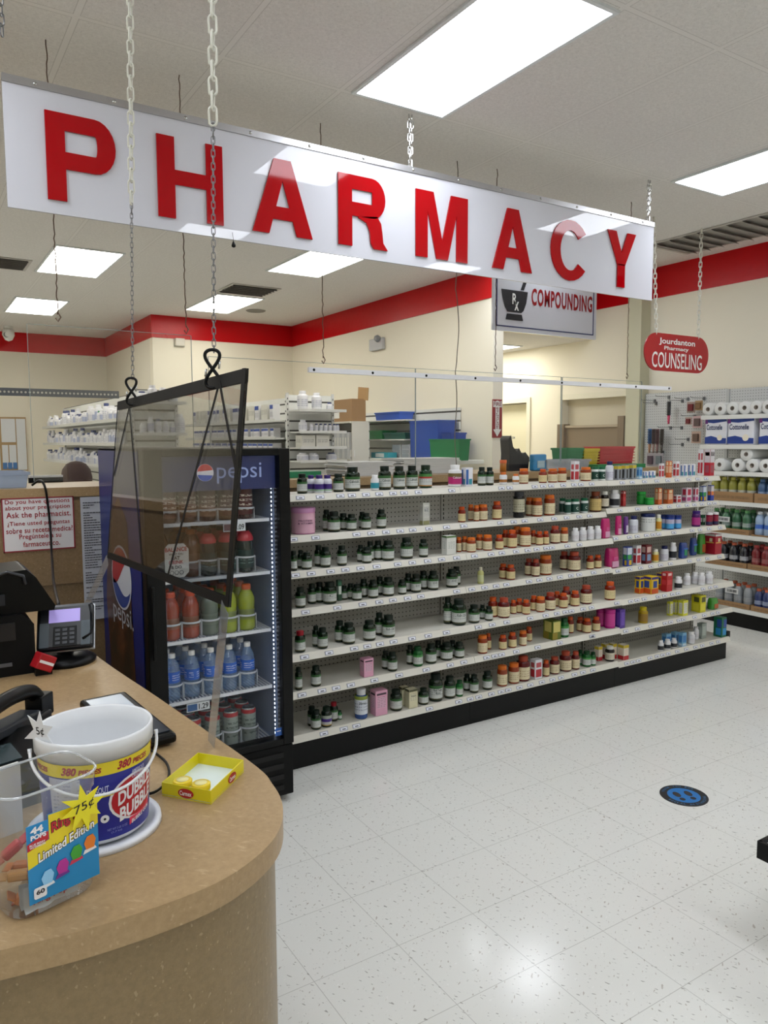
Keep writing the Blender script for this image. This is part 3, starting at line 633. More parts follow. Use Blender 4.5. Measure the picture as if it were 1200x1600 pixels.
def sport(c, capc, labc, label, grp, r=1.0):
    return drink('sports_drink_bottle', label, 'bottle', grp, gb, mat(c, .15, coat=.4), [(0, .203), (.019, .203), (.021, .198), (.021, .18)], mat(capc, .4), [(.0385, .05), (.0355, .075), (.0375, .095)], m_print(labc, '202020', .06, .09, 300, amt=.3, xs=30))
orange = sport('8a2c0c', 'b8401a', '7a4a30', '', 'orange sports drinks in the cooler')
yellow = sport('8a9a10', 'b8501a', '6f7d3c', '', 'yellow-green sports drinks in the cooler')
clear = sport('56645a', 'b8501a', '5d6a60', '', 'pale sports drinks in the cooler')
darkd = drink('juice_bottle', '', 'bottle', 'dark drinks with pink-red tops in the cooler', [(0, 0), (.034, 0), (.038, .01), (.038, .12), (.036, .14)], mat('10201f', .15, coat=.5), [(.014, .2), (.0165, .197), (.0165, .182)], M['black'], [(.0385, .02), (.0385, .10)], m_print('15312f', '8fb0a8', .04, .07, 300, amt=.5, xs=30), ('shoulder', [(.036, .14), (.037, .15), (.03, .168), (.018, .182), (0, .184)], mat('b8303c', .25)))
brown = drink('iced_tea_jug', '', 'bottle', 'amber jugs at the left of the second cooler shelf', [(0, 0), (.04, 0), (.043, .01), (.043, .13), (.03, .17), (.018, .18)], mat('5a3018', .2, coat=.4), [(0, .2), (.019, .2), (.02, .18)], mat('a8561c', .4), [(.0435, .03), (.0435, .10)], mat('6d4a38', .5))
coffee = drink('coffee_drink_bottle', '', 'bottle', 'brown coffee drinks on the top cooler shelf', [(0, 0), (.033, 0), (.036, .01), (.036, .14), (.030, .165), (.022, .18), (.022, .188)], mat('4a2a22', .2, coat=.4), [(0, .2), (.022, .2), (.023, .185)], mat('d0ccc4', .3, .3), [(.0365, .02), (.0365, .13)], m_print('6e4438', 'e0d6c8', .04, .11, 200, amt=.9, xs=25))
redc = drink('coffee_drink_bottle', '', 'bottle', 'dark red drinks at the right of the top cooler shelf', [(0, 0), (.033, 0), (.036, .01), (.036, .14), (.030, .165), (.022, .18), (.022, .188)], mat('35100f', .2, coat=.4), [(0, .2), (.022, .2), (.023, .185)], mat('b8b4b0', .3, .3), [(.0365, .02), (.0365, .13)], m_print('4f1d1c', 'e0d6c8', .04, .11, 200, amt=.9, xs=25))
can = drink('drink_can', '', 'can', 'tall cans on the bottom cooler shelf', [(0, 0), (.026, 0), (.033, .008), (.033, .143), (.028, .152)], m_print('8f9c96', '30403c', .03, .12, 200, amt=.7, xs=25), [(0, .153), (.025, .153), (.027, .157), (.028, .15)], mat('c0c0c0', .25, 1), [(.0333, .132), (.0333, .143), (.030, .149)], mat('a3202a', .3))
used = set()
def place(proto, x, y, z, label, rz=0, s=1):
    o = proto if proto.name not in used else copy_tree(proto)
    used.add(proto.name); o.location = (x, y, z); o.rotation_euler.z = rz; o['label'] = label
    if s != 1: o.scale = (s, s, s)
    return o
ROWN = ['in front', 'second row back', 'third row back']
COLN = ['leftmost', 'second from left', 'middle', 'second from right', 'rightmost']
for r in range(3):
    for c, x in enumerate(cooler_cols):
        y = 3.137+r*.084; pos = COLN[c]+', '+ROWN[r]
        place(water, x, y, SZ[3], 'blue-labelled water bottle on the fourth cooler shelf, '+pos, random.uniform(-1, 1))
        place(can, x, y, SZ[4], 'pale red-rimmed can on the bottom cooler shelf, '+pos, random.uniform(-1, 1))
        if c < 2: place(orange, x, y, SZ[2], 'orange sports drink on the third cooler shelf, '+pos)
        elif c == 2: place(clear, x, y, SZ[2], 'pale green sports drink on the third cooler shelf, '+pos)
        else: place(yellow, x, y, SZ[2], 'yellow-green sports drink on the third cooler shelf, '+pos)
        if c > 1: place(darkd, x, y, SZ[1], 'dark pink-topped drink on the second cooler shelf, '+pos)
        elif not (c == 0 and r == 0): place(brown, x+(.02 if c else 0), y+(.03 if c else .06)+r*.008, SZ[1], 'amber jug on the second cooler shelf, '+pos)
        if c < 3: place(coffee, x, y, SZ[0], 'brown coffee drink on the top cooler shelf, '+pos)
        else: place(redc, x, y, SZ[0], 'dark red coffee drink on the top cooler shelf, '+pos)

# ------------------------------------------------------------------ long display shelving (three bays)
JX = [1.445, 2.66, 3.875, 5.09]; YB = 3.58
YF = [3.40, 3.40, 3.34, 3.34, 3.26, 3.26, 3.27]
ZS = [[1.358, 1.152, .983, .792, .591, .405, .180]]*2+[[1.356, 1.172, .997, .780, .587, .394, .171]]
TAGS = {0: {0: [95, 193, 293, 350, 420, 485, 553, 607, 678, 843, 1088, 1128], 1: [60, 170, 372, 445, 518, 588, 650, 730, 817, 903, 1083, 1148], 2: [70, 148, 244, 317, 392, 472, 576, 648, 724, 793, 867, 955, 1037, 1090, 1160], 3: [119, 277, 402, 485, 552, 625, 690, 867, 942, 1005, 1062, 1113]},
 'E': {4: [113, 235, 360, 425, 488, 555, 647, 727, 817, 975, 1043, 1115], 5: [100, 199, 270, 343, 460, 583, 717, 836, 903, 1016, 1055, 1090, 1162], 6: [208, 307, 370, 733, 878, 935, 977, 1040, 1087, 1123, 1178]},
 'B': {0: [785, 838, 888, 963, 1030, 1073, 1140], 1: [723, 820, 907, 985, 1063, 1128], 2: [742, 798, 858, 893, 990, 1065], 3: [750, 815, 878, 943, 1012, 1063, 1153], 4: [758, 855, 925, 978, 1015, 1088, 1140], 5: [805, 943, 1147], 6: [760, 832, 898, 952, 1035, 1088, 1150]},
 'D': {0: [428, 500, 588, 677, 755, 822, 907, 970, 1030], 1: [323, 412, 538, 630, 703, 765, 832, 893, 945, 1000, 1052, 1090], 2: [380, 480, 535, 602, 648, 690, 797, 928, 985, 1050, 1130]},
 'G': {3: [297, 370, 448, 520, 588, 653, 718, 845, 907, 965, 1045], 4: [637, 680, 733, 770, 935, 983, 1020, 363, 395, 455, 497, 545], 5: [197, 422, 500, 590, 683, 720, 775, 805, 880, 943, 998, 1035], 6: [430, 470, 508, 583, 630, 668, 705, 765, 825, 885, 930, 992, 1035]}}
CROP = {0: (440, 3.158), 'E': (440, 3.158), 'B': (640, 4), 'D': (880, 4.615), 'G': (880, 4.286)}
tagx = {k: [] for k in range(7)}
for cr, d in TAGS.items():
    for lv, xs in d.items():
        for cx in xs:
            px = CROP[cr][0]+cx/CROP[cr][1]; tagx[lv].append(onY(px, 780+lv*45, YF[lv]-.015).x)
tm = MB().box(-.023, .023, -.002, 0, -.010, .010, 0).box(-.019, .019, -.0028, -.002, -.007, .007, 1).box(-.009, .010, -.0031, -.0028, -.004, .001, 2)
tmat = [mat('989caa', .4), mat('e4e6ee', .5), mat('50505a', .6)]
tag_proto = None
ORDB = ['first bay from the cooler', 'middle bay', 'last bay, farthest from the cooler']
for b in range(3):
    x0, x1 = JX[b]+.001, JX[b+1]-.001
    g = thing('gondola_bay', 'cream metal pegboard shelving bay of the vitamin display, '+ORDB[b], 'shelving', ((x0+x1)/2, 3.4, 0), 'bays of the vitamin display')
    top = LZ-.05
    box(x0+.002, x1-.002, YB, YB+.012, .14, top).build('peg_panel', M['peg'], g)
    if b == 0 or True:
        for xx in ([x0] if b else [])+([x1-.03] if b == 2 else []):
            u = MB().box(xx, xx+.03, YB-.008, YB+.0, .14, top)
            up1 = u.build('upright', mat('a8a7a0', .4), g)
            s_ = MB()
            for i in range(46): s_.box(xx+.012, xx+.018, YB-.0095, YB-.0085, .16+i*.0256, .175+i*.0256)
            s_.build('slots', M['blackm'], up1)
    box(x0, x1, 3.292, YB+.012, .0, .14).build('base', M['kick'], g)
    for lv in range(7):
        z, yf = ZS[b][lv], YF[lv]; s_ = MB(); xe = x1-.0
        s_.box(x0, xe, yf, YB-.01, z-.018, z-.001)
        v = [(x0, yf, z), (x0, yf-.014, z-.034), (x0, yf-.010, z-.036), (x0, yf+.004, z-.018)]
        s_.add(v+[(xe, p[1], p[2]) for p in v], [(0, 1, 5, 4), (1, 2, 6, 5), (2, 3, 7, 6), (0, 3, 2, 1), (4, 5, 6, 7), (3, 0, 4, 7)])
        sh = s_.build('shelf', M['shelf'], g)
        for tx in tagx[lv]:
            if x0+.02 < tx < x1-.02:
                if tag_proto is None: tag_proto = o = tm.build('price_tag', tmat, sh, world=False)
                else: o = tag_proto.copy(); COL.objects.link(o); o.parent = sh
                o.location = Vector((tx, yf-.0085, z-.018))-worldpos(sh); o.rotation_euler.x = -.36
        if lv < 6 and b == 2:
            MB().prism([(yf+.03, z-.02), (YB-.02, z-.02), (YB-.02, z-.09)], Matrix(((0, 0, 1, xe-.004), (1, 0, 0, 0), (0, 1, 0, 0), (0, 0, 0, 1))), .003).build('bracket', M['shelf'], g)
box(5.075, 5.12, 3.28, 3.32, .155, .205).build('bumper', M['black'], g, bevel=.006)

# ------------------------------------------------------------------ products on the long display
def bottle_kind(name, body, cap, bands, desc, shape='std', lo=.08, hi=.62, rough=.12, part='bottle'):
    prof = {'std': [(0, 0), (.93, 0), (1, .03), (1, .68), (.95, .745), (.66, .80), (.60, .82)], 'wide': [(0, 0), (.94, 0), (1, .03), (1, .74), (.96, .80), (.80, .83)],
            'tall': [(0, 0), (.93, 0), (1, .02), (1, .66), (.9, .74), (.5, .80), (.42, .84)], 'tub': [(0, 0), (.96, 0), (1, .02), (1, .84)]}[shape]
    capp = {'std': [(.70, .80), (.72, .985), (.66, 1), (0, 1)], 'wide': [(.86, .81), (.87, .985), (.8, 1), (0, 1)], 'tall': [(.5, .82), (.5, .985), (.45, 1), (0, 1)], 'tub': [(1.04, .83), (1.04, .985), (.98, 1), (0, 1)]}[shape]
    def make(label, grp):
        t = thing(name, label, 'jar' if shape == 'tub' else 'bottle', (0, 0, 0), grp)
        lathe_obj('body', prof, mat(body, max(rough, .16), spec=.4, coat=.1), t, 16); lathe_obj('cap', capp, mat(cap, .4, spec=.3), t, 14)
        mb = MB(); ms = []
        for i, (a, b, m) in enumerate(bands): mb.lathe([(1.025, a), (1.025, b)], (0, 0, 0), 16, i); ms.append(m if not isinstance(m, str) else mat(m, .4))
        mb.build('label', ms, t, world=False); return t
    return make, desc
PG = m_print('c3c6c2', '4a5a52', .22, .46, 46, amt=.8); PC = m_print('d8c795', '6d4a30', .2, .48, 46, amt=.75); PW = m_print('d8d8dc', '7a3a40', .2, .5, 46, amt=.8)
PCR = m_print('d9cda8', '7a3424', .2, .48, 40, amt=.8)
def box_kind(name, main, bands, desc, cat='box', depth=.62, pouch=False):
    def make(label, grp):
        t = thing(name, label, cat, (0, 0, 0), grp); mb = MB()
        if pouch:
            sec = [(0, .95, .75), (.1, 1, 1), (.55, 1, .95), (.85, 1, .8), (.97, .98, .6), (1, .98, .5)]; vs = []
            for z, a, b in sec: vs += [(a*math.copysign(abs(math.cos(q))**.6, math.cos(q)), b*math.copysign(abs(math.sin(q))**.6, math.sin(q)), z) for q in [2*math.pi*(i+.5)/12 for i in range(12)]]
            fs = [(k*12+i, k*12+(i+1) % 12, k*12+12+(i+1) % 12, k*12+12+i) for k in range(5) for i in range(12)]+[tuple(range(12))[::-1], tuple(range(60, 72))]
            mb.add(vs, fs, 0, True); mb.build('pouch', mat(main, .25, coat=.4), t, world=False)
            p = MB(); ms = []
            for i, (x0, x1, z0, z1, m) in enumerate(bands):
                p.box(x0*.8, x1*.8, -1.03, -.9, z0, min(z1, .56), i); ms.append(mat(m, .4) if isinstance(m, str) else m)
            p.build('printed_panel', ms, t, world=False)
        else:
            mb.box(-1, 1, -1, 1, 0, 1); mb.build('carton', mat(main, .4), t, world=False)
            p = MB(); ms = []
            for i, (x0, x1, z0, z1, m) in enumerate(bands):
                p.box(x0, x1, -1.012, -1, z0, z1, i); p.box(-1.012, -1, -.9*x1, -.9*x0, z0, z1, i); ms.append(mat(m, .4) if isinstance(m, str) else m)
            p.build('printed_panel', ms, t, world=False)
        return t
    make.depth = depth; return make, desc
K = {
 'G': bottle_kind('supplement_bottle', '061d0c', '05150b', [(.09, .13, '4c4a22'), (.13, .49, PG), (.49, .60, '2c5a2a')], 'dark green supplement bottle with pale label'),
 'L': bottle_kind('supplement_bottle', '0d5a22', '0a3d1c', [(.09, .13, '2e6a2c'), (.13, .49, PG), (.49, .60, '3a8a3a')], 'bright green supplement bottle with pale label'),
 'R': bottle_kind('supplement_bottle', '061d0c', '8c1220', [(.09, .13, '4c4a22'), (.13, .49, PG), (.49, .60, '2c5a2a')], 'green supplement bottle with red cap'),
 'V': bottle_kind('supplement_bottle', '0a1c12', '071c10', [(.09, .14, 'a8893a'), (.14, .28, 'b8b8b4'), (.28, .44, '3b1c78'), (.44, .60, '9fa89c')], 'dark bottle with purple band across its label'),
 'H': bottle_kind('supplement_bottle', '0a3018', '0a2212', [(.09, .13, 'b8822c'), (.13, .42, PG), (.42, .50, 'a8302a'), (.50, .62, '3d7d3c')], 'green bottle with red-banded label'),
 'O': bottle_kind('gummy_bottle', '7a1f0c', 'c4501c', [(.08, .56, PC)], 'amber bottle with orange cap'),
 'N': bottle_kind('gummy_bottle', '8a3412', 'd06a22', [(.08, .60, PCR)], 'orange bottle with cream label', 'wide'),
 'J': bottle_kind('gummy_bottle', '5a0f10', 'a0402a', [(.08, .58, PCR)], 'dark red bottle with rust cap'),
 'A': bottle_kind('supplement_bottle', '4a2410', '7a3a20', [(.08, .66, m_print('c9b070', '5a3a20', .2, .5, 46))], 'large amber bottle with tan label'),
 'K': bottle_kind('supplement_bottle', '0b0b0c', '3a3c40', [(.22, .72, m_print('b9b59c', '3a3a30', .3, .6, 40))], 'black bottle with grey cap', 'wide'),
 'W': bottle_kind('pill_bottle', 'dcdcde', 'e4e4e4', [(.12, .60, PW)], 'white pill bottle', rough=.3),
 'P': bottle_kind('pill_bottle', 'dcdce2', '3a2a6a', [(.10, .20, '9ab89a'), (.20, .50, '3a2070'), (.50, .62, 'c8c8d4')], 'white pill bottle with purple label', rough=.3),
 'T': bottle_kind('pill_bottle', 'dcdcde', 'e4e4e4', [(.14, .50, '2b8a9a')], 'white pill bottle with teal label', rough=.3),
 'M': bottle_kind('pill_bottle', 'dcdcde', 'e4e4e4', [(.12, .45, 'b0206a'), (.45, .62, '6a5a30')], 'white bottle with magenta label', rough=.3),
 'C': bottle_kind('pill_bottle', 'd4dcda', '0f5a3a', [(.10, .66, '123f34')], 'green-capped white bottle with dark label', 'wide', rough=.3),
 'F': bottle_kind('pill_bottle', 'dcdcde', 'c8682a', [(.20, .42, 'a0662c')], 'small orange-capped white bottle', rough=.3),
 'Q': bottle_kind('pill_bottle', 'dcdcde', 'e4e4e4', [(.12, .50, '20242c')], 'white-capped bottle with black label', rough=.3),
 'Z': bottle_kind('pill_bottle', 'd8dae2', '1c2050', [(.12, .45, m_print('d0d0dc', '4a2a6a', .1, .5, 40))], 'white bottle with navy cap', rough=.3),
 'Y': bottle_kind('pill_bottle', 'd8d49a', 'e4e2d8', [(.12, .58, 'c88a1c')], 'white-capped bottle with yellow label', rough=.3),
 'S': bottle_kind('sleep_aid_bottle', '2a4a86', 'd8dadc', [(.16, .66, m_print('cfd4dc', '2a3a6a', .3, .6, 40)), (.66, .78, '8a9a40')], 'tall white-capped bottle with blue base'),
 'D': bottle_kind('supplement_bottle', '1a120c', 'dcdcd4', [(.12, .58, m_print('cfc8b4', '40382c', .2, .5, 46))], 'dark bottle with white cap'),
 'E': bottle_kind('oil_bottle', 'b8b878', 'c9c4b0', [(.14, .55, 'b9bd8c')], 'small pale green oil bottle', 'tall'),
 'U': bottle_kind('supplement_bottle', 'a88c1e', 'c8b41c', [(.12, .60, '8a6a1c')], 'yellow bottle with yellow cap'),
 'X': bottle_kind('vitamin_bottle', '4a1a5c', '3a1a6a', [(.12, .6, 'a82a7c')], 'purple bottle with pink label', 'wide'),
 '1': bottle_kind('protein_tub', 'd48ab4', 'c890ba', [(.04, .80, m_print('d8a8bc', '40283c', .3, .62, 30, amt=.0))], 'pink protein powder tub', 'tub', rough=.3),
 '2': bottle_kind('fibre_tub', '1c3a8a', '1a2a66', [(.06, .4, '4aa0d8'), (.4, .7, 'b8b4cc')], 'blue tub with light blue label', 'tub', rough=.3),
 '3': bottle_kind('nutrition_tub', 'dcdcd8', '1a2450', [(.06, .82, m_print('d6d8d4', '3a4a3a', .5, .75, 30))], 'large white tub with dark lid', 'tub', rough=.3),
 '4': bottle_kind('vitamin_tub', 'b01c7c', 'b02a80', [(.1, .8, 'c03a8a')], 'magenta tub', 'tub', rough=.25),
 '5': bottle_kind('vitamin_tub', '7c1430', 'd8d4d4', [(.05, .3, '26244c'), (.3, .72, '8a1834')], 'dark red tub with white lid', 'tub', rough=.25),
 '6': bottle_kind('wipes_tub', '1c8a34', '2cae48', [(.1, .7, '28a040')], 'bright green tub', 'tub', rough=.3),
 'a': box_kind('supplement_box', 'b9bab2', [(-.9, .9, .02, .2, '8a8a60'), (-.6, .8, .35, .9, m_print('cacac4', '3a4448', .4, .85, 60, xs=3))], 'silver-grey supplement box'),
 'b': box_kind('supplement_box', 'd6d6d0', [(-1, 1, .9, 1, '5a7a4a'), (-.7, .7, .3, .7, m_print('dcdcd6', '3a5a44', .3, .7, 60, xs=3))], 'white supplement box with green top edge'),
 'c': box_kind('supplement_box', 'd9a0b8', [(-.8, .8, .82, .9, '4a3844'), (-.7, .7, .3, .75, m_print('dcb0c4', '6a3a54', .3, .75, 60, xs=3))], 'pink supplement box'),
 'd': box_kind('supplement_box', 'cfc9a8', [(-1, 1, .88, 1, '4a4a30'), (-.7, .7, .4, .8, m_print('d8d2b4', '44442c', .4, .8, 60, xs=3))], 'cream supplement box'),
 'e': box_kind('medicine_box', 'd8d8dc', [(-.8, .8, .1, .5, 'b02a34'), (-.7, .7, .6, .85, 'b04a50')], 'white medicine box with red panel'),
 'f': box_kind('medicine_box', 'dcdce2', [(-.9, -.2, .1, .9, '2a5aa0'), (-.1, .8, .1, .4, '2a8a9a')], 'white medicine box with blue panel'),
 'g': box_kind('medicine_box', 'c8602c', [(-.8, .8, .3, .7, 'd8b090'), (-.6, .6, .75, .95, 'd8c8a0')], 'orange medicine box'),
 'h': box_kind('medicine_box', 'b01c24', [(-.8, .8, .35, .6, 'c83a40'), (-.6, .6, .82, .95, 'd8b8b8')], 'red medicine box'),
 'i': box_kind('antacid_box', 'd8b41c', [(-.95, .95, .02, .3, 'c8501c'), (-.5, .6, .35, .75, '24408c'), (-.95, .95, .85, .98, '3a2a7a')], 'yellow box with blue circle', depth=.9),
 'j': box_kind('medicine_box', 'd4d23c', [(-.7, .8, .15, .85, m_print('d8d8d0', '6a6a40', .2, .8, 60, xs=3))], 'yellow and white box'),
 'k': box_kind('medicine_box', '7cb0d0', [(-.8, .8, .3, .8, '3a78b8'), (-.8, .8, .05, .2, 'cfdce6')], 'light blue medicine box'),
 'l': box_kind('medicine_box', '24409c', [(-.9, .9, .6, .95, 'd0d8e4'), (-.8, .8, .35, .58, '3a9a4a'), (-.2, .8, .05, .3, 'd8b01c')], 'blue box with green and white top'),
 'm': box_kind('medicine_box', '26409c', [(-.9, .9, .6, .95, 'd8d4d8'), (-.8, .8, .35, .6, 'd87a2c')], 'blue box with orange and white top'),
 'n': box_kind('test_kit_box', 'd8c8d4', [(-.8, .8, .1, .35, 'b84a80'), (-.6, .7, .5, .9, 'b82a44')], 'white box with pink and red print'),
 'o': box_kind('tonic_box', 'b4142c', [(-1, 1, .5, 1, 'd0ccd0'), (-.8, .8, .76, .9, 'b4142c'), (-.7, .7, .12, .40, '9a4a58')], 'tall red and white tonic box', depth=.8),
 'p': box_kind('display_carton', '8a9098', [(-.3, .5, .1, .7, '16161a'), (-1, 1, .75, .95, 'c8b42c')], 'grey and yellow carton of small bottles', depth=.9),
 'q': box_kind('soft_pouch', 'b81c68', [(-.8, .8, .05, .35, 'd09ab8'), (-.5, .6, .4, .75, 'c84a88')], 'pink foil pouch', 'bag', pouch=True),
 'r': box_kind('soft_pouch', '20408c', [(-.6, .5, .2, .6, '2a8a5a'), (-.9, .9, .65, .8, '3a6ac0')], 'dark blue foil pouch', 'bag', pouch=True),
 's': box_kind('soft_pouch', '5a2a7a', [(-.7, .7, .1, .5, 'cfc4d8')], 'purple and white pouch', 'bag', pouch=True),
 't': box_kind('protein_box', '4a2a8a', [(-.5, .8, .15, .85, '6a4aac')], 'purple box'),
 'u': box_kind('tea_box', '5a6a1c', [(-.8, .8, .4, .95, 'c8bc6a'), (-1, .2, .0, .38, '8a7a20')], 'olive and yellow box', depth=.9),
 'v': box_kind('medicine_box', '6a1420', [(-.6, .7, .15, .5, '7a94b8'), (-.7, .7, .6, .9, 'c8a8a0')], 'maroon medicine box'),
 'w': box_kind('supplement_box', 'a0142a', [(-.8, .8, .55, .6, 'd8a84a'), (-.1, .5, .62, .8, 'd8c8a8'), (-1, 1, .9, 1, 'c8c4c4')], 'dark red box with white top', depth=.9),
 'x': box_kind('medicine_box', '186848', [(-.5, .9, .1, .45, '2a8ac8'), (-.2, 1, .5, .9, '2a4a9c')], 'tall teal and blue box', depth=.9),
 'y': box_kind('medicine_box', '9aa49c', [(-.7, .7, .2, .8, 'b4beb6')], 'grey-green box'),
 'z': box_kind('tea_box', 'c8c01c', [(-.7, .8, .1, .5, 'd8d03c'), (-.5, .8, .6, .9, '4a4a20')], 'bright yellow box', depth=.9),
 '7': box_kind('bath_pouch', '3a8a2c', [(-.6, .8, .1, .5, 'b05a2c')], 'green pouch with orange picture', 'bag', pouch=True),
 '8': box_kind('variety_box', 'd8d0c0', [(-1, 1, 0, .28, 'b4242c'), (-1, 1, .8, 1, 'c8b02c'), (-.6, .7, .35, .7, 'd8c8b8')], 'white box with red base and yellow top', depth=.9),
 '9': box_kind('supplement_box', '14422a', [(-.6, .7, .3, .7, 'c8d0c8'), (-.7, .7, .75, .9, '2a6a4a')], 'dark green box'),
}
ROUND = set('GLRVHONJAKWPTMCFQZYSDEUX123456')
# crop origin and scale, then: kind, centre, width, top, base, row
TAB = {
0: [('A', 'G102,50,68,168 P145,40,78,165,1 P186,46,75,165 P226,46,72,160 G280,52,68,160 G350,75,32,155 T460,42,72,150 G508,63,28,148 G580,60,26,142 G643,58,24,140 H710,65,22,138 M855,66,18,128 f915,55,35,128 G987,40,32,125 G1026,40,32,122'),
    ('B', 'F585,48,70,150 F663,42,80,145 N712,58,48,145 O832,50,52,140 N893,58,50,138 N952,55,45,135 e1032,52,8,135 N1100,65,42,130'),
    ('D', 'C228,48,135,235 C278,50,135,232 Z332,56,97,235 p390,46,125,230 p443,46,122,228 p496,46,118,226 k548,40,140,225 f592,38,165,220 f640,50,160,215 e707,38,110,215 g760,43,95,215 e812,45,97,212 f868,48,115,208 f925,52,112,205 e985,36,10,200,1 o1050,60,5,195')],
1: [('A', '1108,116,230,370 G222,38,250,358,1 G258,62,250,355 G305,45,265,350,1 G345,50,265,350 G398,36,260,345,1 G417,48,260,345 G492,48,238,335 a705,50,205,318'),
    ('B', 'O326,48,285,385 N382,34,270,372,1 N417,34,270,372 N457,60,270,375 O545,60,252,370 K682,70,190,358 N750,50,235,352,1 N797,62,232,352 N873,68,212,345 C955,42,238,335,1 C988,40,238,332 C1032,58,235,330 C1090,48,232,328 A1160,72,195,325'),
    ('D', 'D298,58,305,430 Q370,68,290,420 h432,36,300,410,1 6562,62,305,400,1 6620,62,350,405 g685,50,280,400 g755,68,290,395 e820,58,330,390 n888,70,278,385 n952,40,280,383 l1005,48,270,380 m1062,45,262,375')],
2: [('A', 'G60,34,450,553 G94,30,455,548,1 G124,50,455,545 G183,40,425,533,1 G217,50,425,532 G298,48,420,525 G390,36,418,505,1 G420,48,418,503 G437,38,390,490,1 G476,44,395,495,1 G526,60,392,498 G617,62,378,488 G700,45,385,478 b825,70,362,460'),
    ('B', 'N308,32,475,570,1 N343,34,475,572,1 N385,58,478,575 N436,44,460,560,1 N487,58,462,565 O560,52,460,555 O598,44,435,545,1 O640,60,430,548 N670,48,412,535,1 N722,70,415,540 O772,38,440,530,1 O811,44,440,530 O851,40,438,525 J908,62,408,522 N966,48,420,518 W1035,46,425,512 W1082,46,423,510 W1129,46,421,508 W1174,44,420,506'),
    ('D', 'q322,84,495,650 q395,58,490,630 s450,46,490,620 Z507,62,480,610 3610,98,465,600 Y687,40,475,595 2722,44,475,580,1 2768,58,472,582 2823,52,475,577 X957,60,447,565 91005,36,470,545,1 51052,46,455,552 51097,40,455,550')],
3: [('A', 'G93,50,618,727 G150,42,585,690,1 G188,42,590,697,1 G238,68,590,708 9284,28,590,695,1 G308,38,600,675,1 G340,36,600,680,1 G372,48,600,685 G405,42,570,665,1 G452,50,575,672 G484,44,560,655,1 G526,58,565,665 G595,42,577,655 G625,42,548,640,1 G663,50,548,645 G700,44,530,625,1 G748,52,532,633 G840,58,522,620 G862,42,505,600,1 E982,32,515,602 O1093,40,502,580,1 O1130,45,502,582'),
    ('B', 'J745,52,590,700,1 J788,50,590,705 N848,78,578,710 J965,55,560,680,1 J1027,78,555,685 O1128,46,572,662 O1176,46,572,660'),
    ('D', 'q345,128,680,831 l462,64,685,830 e530,58,680,825 v598,74,675,815 Y663,48,710,810 Z728,58,685,800 Q790,50,660,790 r862,82,665,785 r935,66,640,770,1 7992,76,605,755,1 w1078,95,600,750')],
4: [('E', 'R92,52,145,262 G170,36,120,230,1 G203,50,122,235 G287,50,85,200,1 G332,62,95,212 G433,62,82,193 G482,46,45,165,1 G527,65,52,173'),
    ('F', 'G238,52,120,297,1 G308,90,128,308 G402,70,165,290 G455,40,172,265,1 G495,50,178,276 O520,60,112,245,1 J588,75,115,252 O648,40,128,220,1 O684,46,132,228,1 O728,50,138,236 O775,45,110,208,1 N818,56,115,218 J878,66,88,208 O920,42,90,190,1 O960,56,92,193 J978,55,38,160,1 O1033,56,82,185 J1102,72,48,175'),
    ('G', 'O312,70,200,332 i508,48,165,282,1 i580,88,165,288 i652,50,165,280,1 h692,72,135,270 Q770,50,170,260 W828,48,125,212,1 W881,48,130,215,1 W926,44,128,218 W975,50,130,220')],
5: [('E', 'G85,35,320,442 G170,50,305,418 c420,66,262,362 G514,40,230,328,1 G547,48,230,336 G634,36,200,302,1 L672,50,205,313 G737,55,190,300 G772,42,175,270,1 G813,60,185,285 G843,36,180,265,1 G877,48,183,270'),
    ('F', 'N455,62,345,472 O492,36,345,452,1 O582,50,348,448 O642,52,332,437 N708,48,325,427 O745,40,305,403,1 u890,90,262,390 L965,58,245,375 O1003,44,238,350,1 O1065,45,245,340,1 O1107,55,250,350 O1165,50,240,337'),
    ('G', '4250,58,390,520,1 4310,70,385,523 t380,64,375,510 U534,62,355,475 j714,40,322,420,1 j752,40,322,423,1 j800,66,320,430 z905,74,285,405 71000,88,300,385')],
6: [('E', 'G150,42,520,630,1 G170,50,530,640 V222,52,508,623 R258,40,495,600,1 L287,22,520,570,1 S393,65,415,583 c480,84,420,558 G565,60,418,538 d603,50,405,505,1 d640,62,420,523 G650,42,375,450,1 G700,50,415,508'),
    ('F', 'G162,88,585,780 G250,70,605,760 L311,46,615,728 G358,45,600,715,1 G403,55,605,732 G485,62,582,712 N578,65,540,685 N650,68,528,672 J708,84,478,655 e790,74,510,642 O852,42,515,627 J905,62,488,610 J973,74,455,597 J1036,50,462,587 L1066,38,460,560,1 L1105,54,462,572 L1145,36,468,560'),
    ('G', '8235,44,598,700,1 8282,44,600,705,1 8330,44,602,710,1 8400,60,604,712 D322,62,630,745 Q653,38,570,650 Q697,42,575,652 Q741,38,572,645 k690,60,520,612,1 k750,60,528,618,1 k797,52,535,632 W855,50,530,620 W886,40,515,610,1 y925,60,490,600,1 x1048,66,430,570')]}
CR = {'A': (440, 720, 3.158), 'B': (640, 720, 4), 'D': (880, 700, 4.615), 'E': (440, 940, 3.158), 'F': (640, 900, 4), 'G': (880, 860, 4.286)}
SHN = ['top shelf', 'second shelf down', 'third shelf down', 'fourth shelf down', 'fifth shelf down', 'sixth shelf down', 'bottom shelf']
import re
PR = {}
placed = []
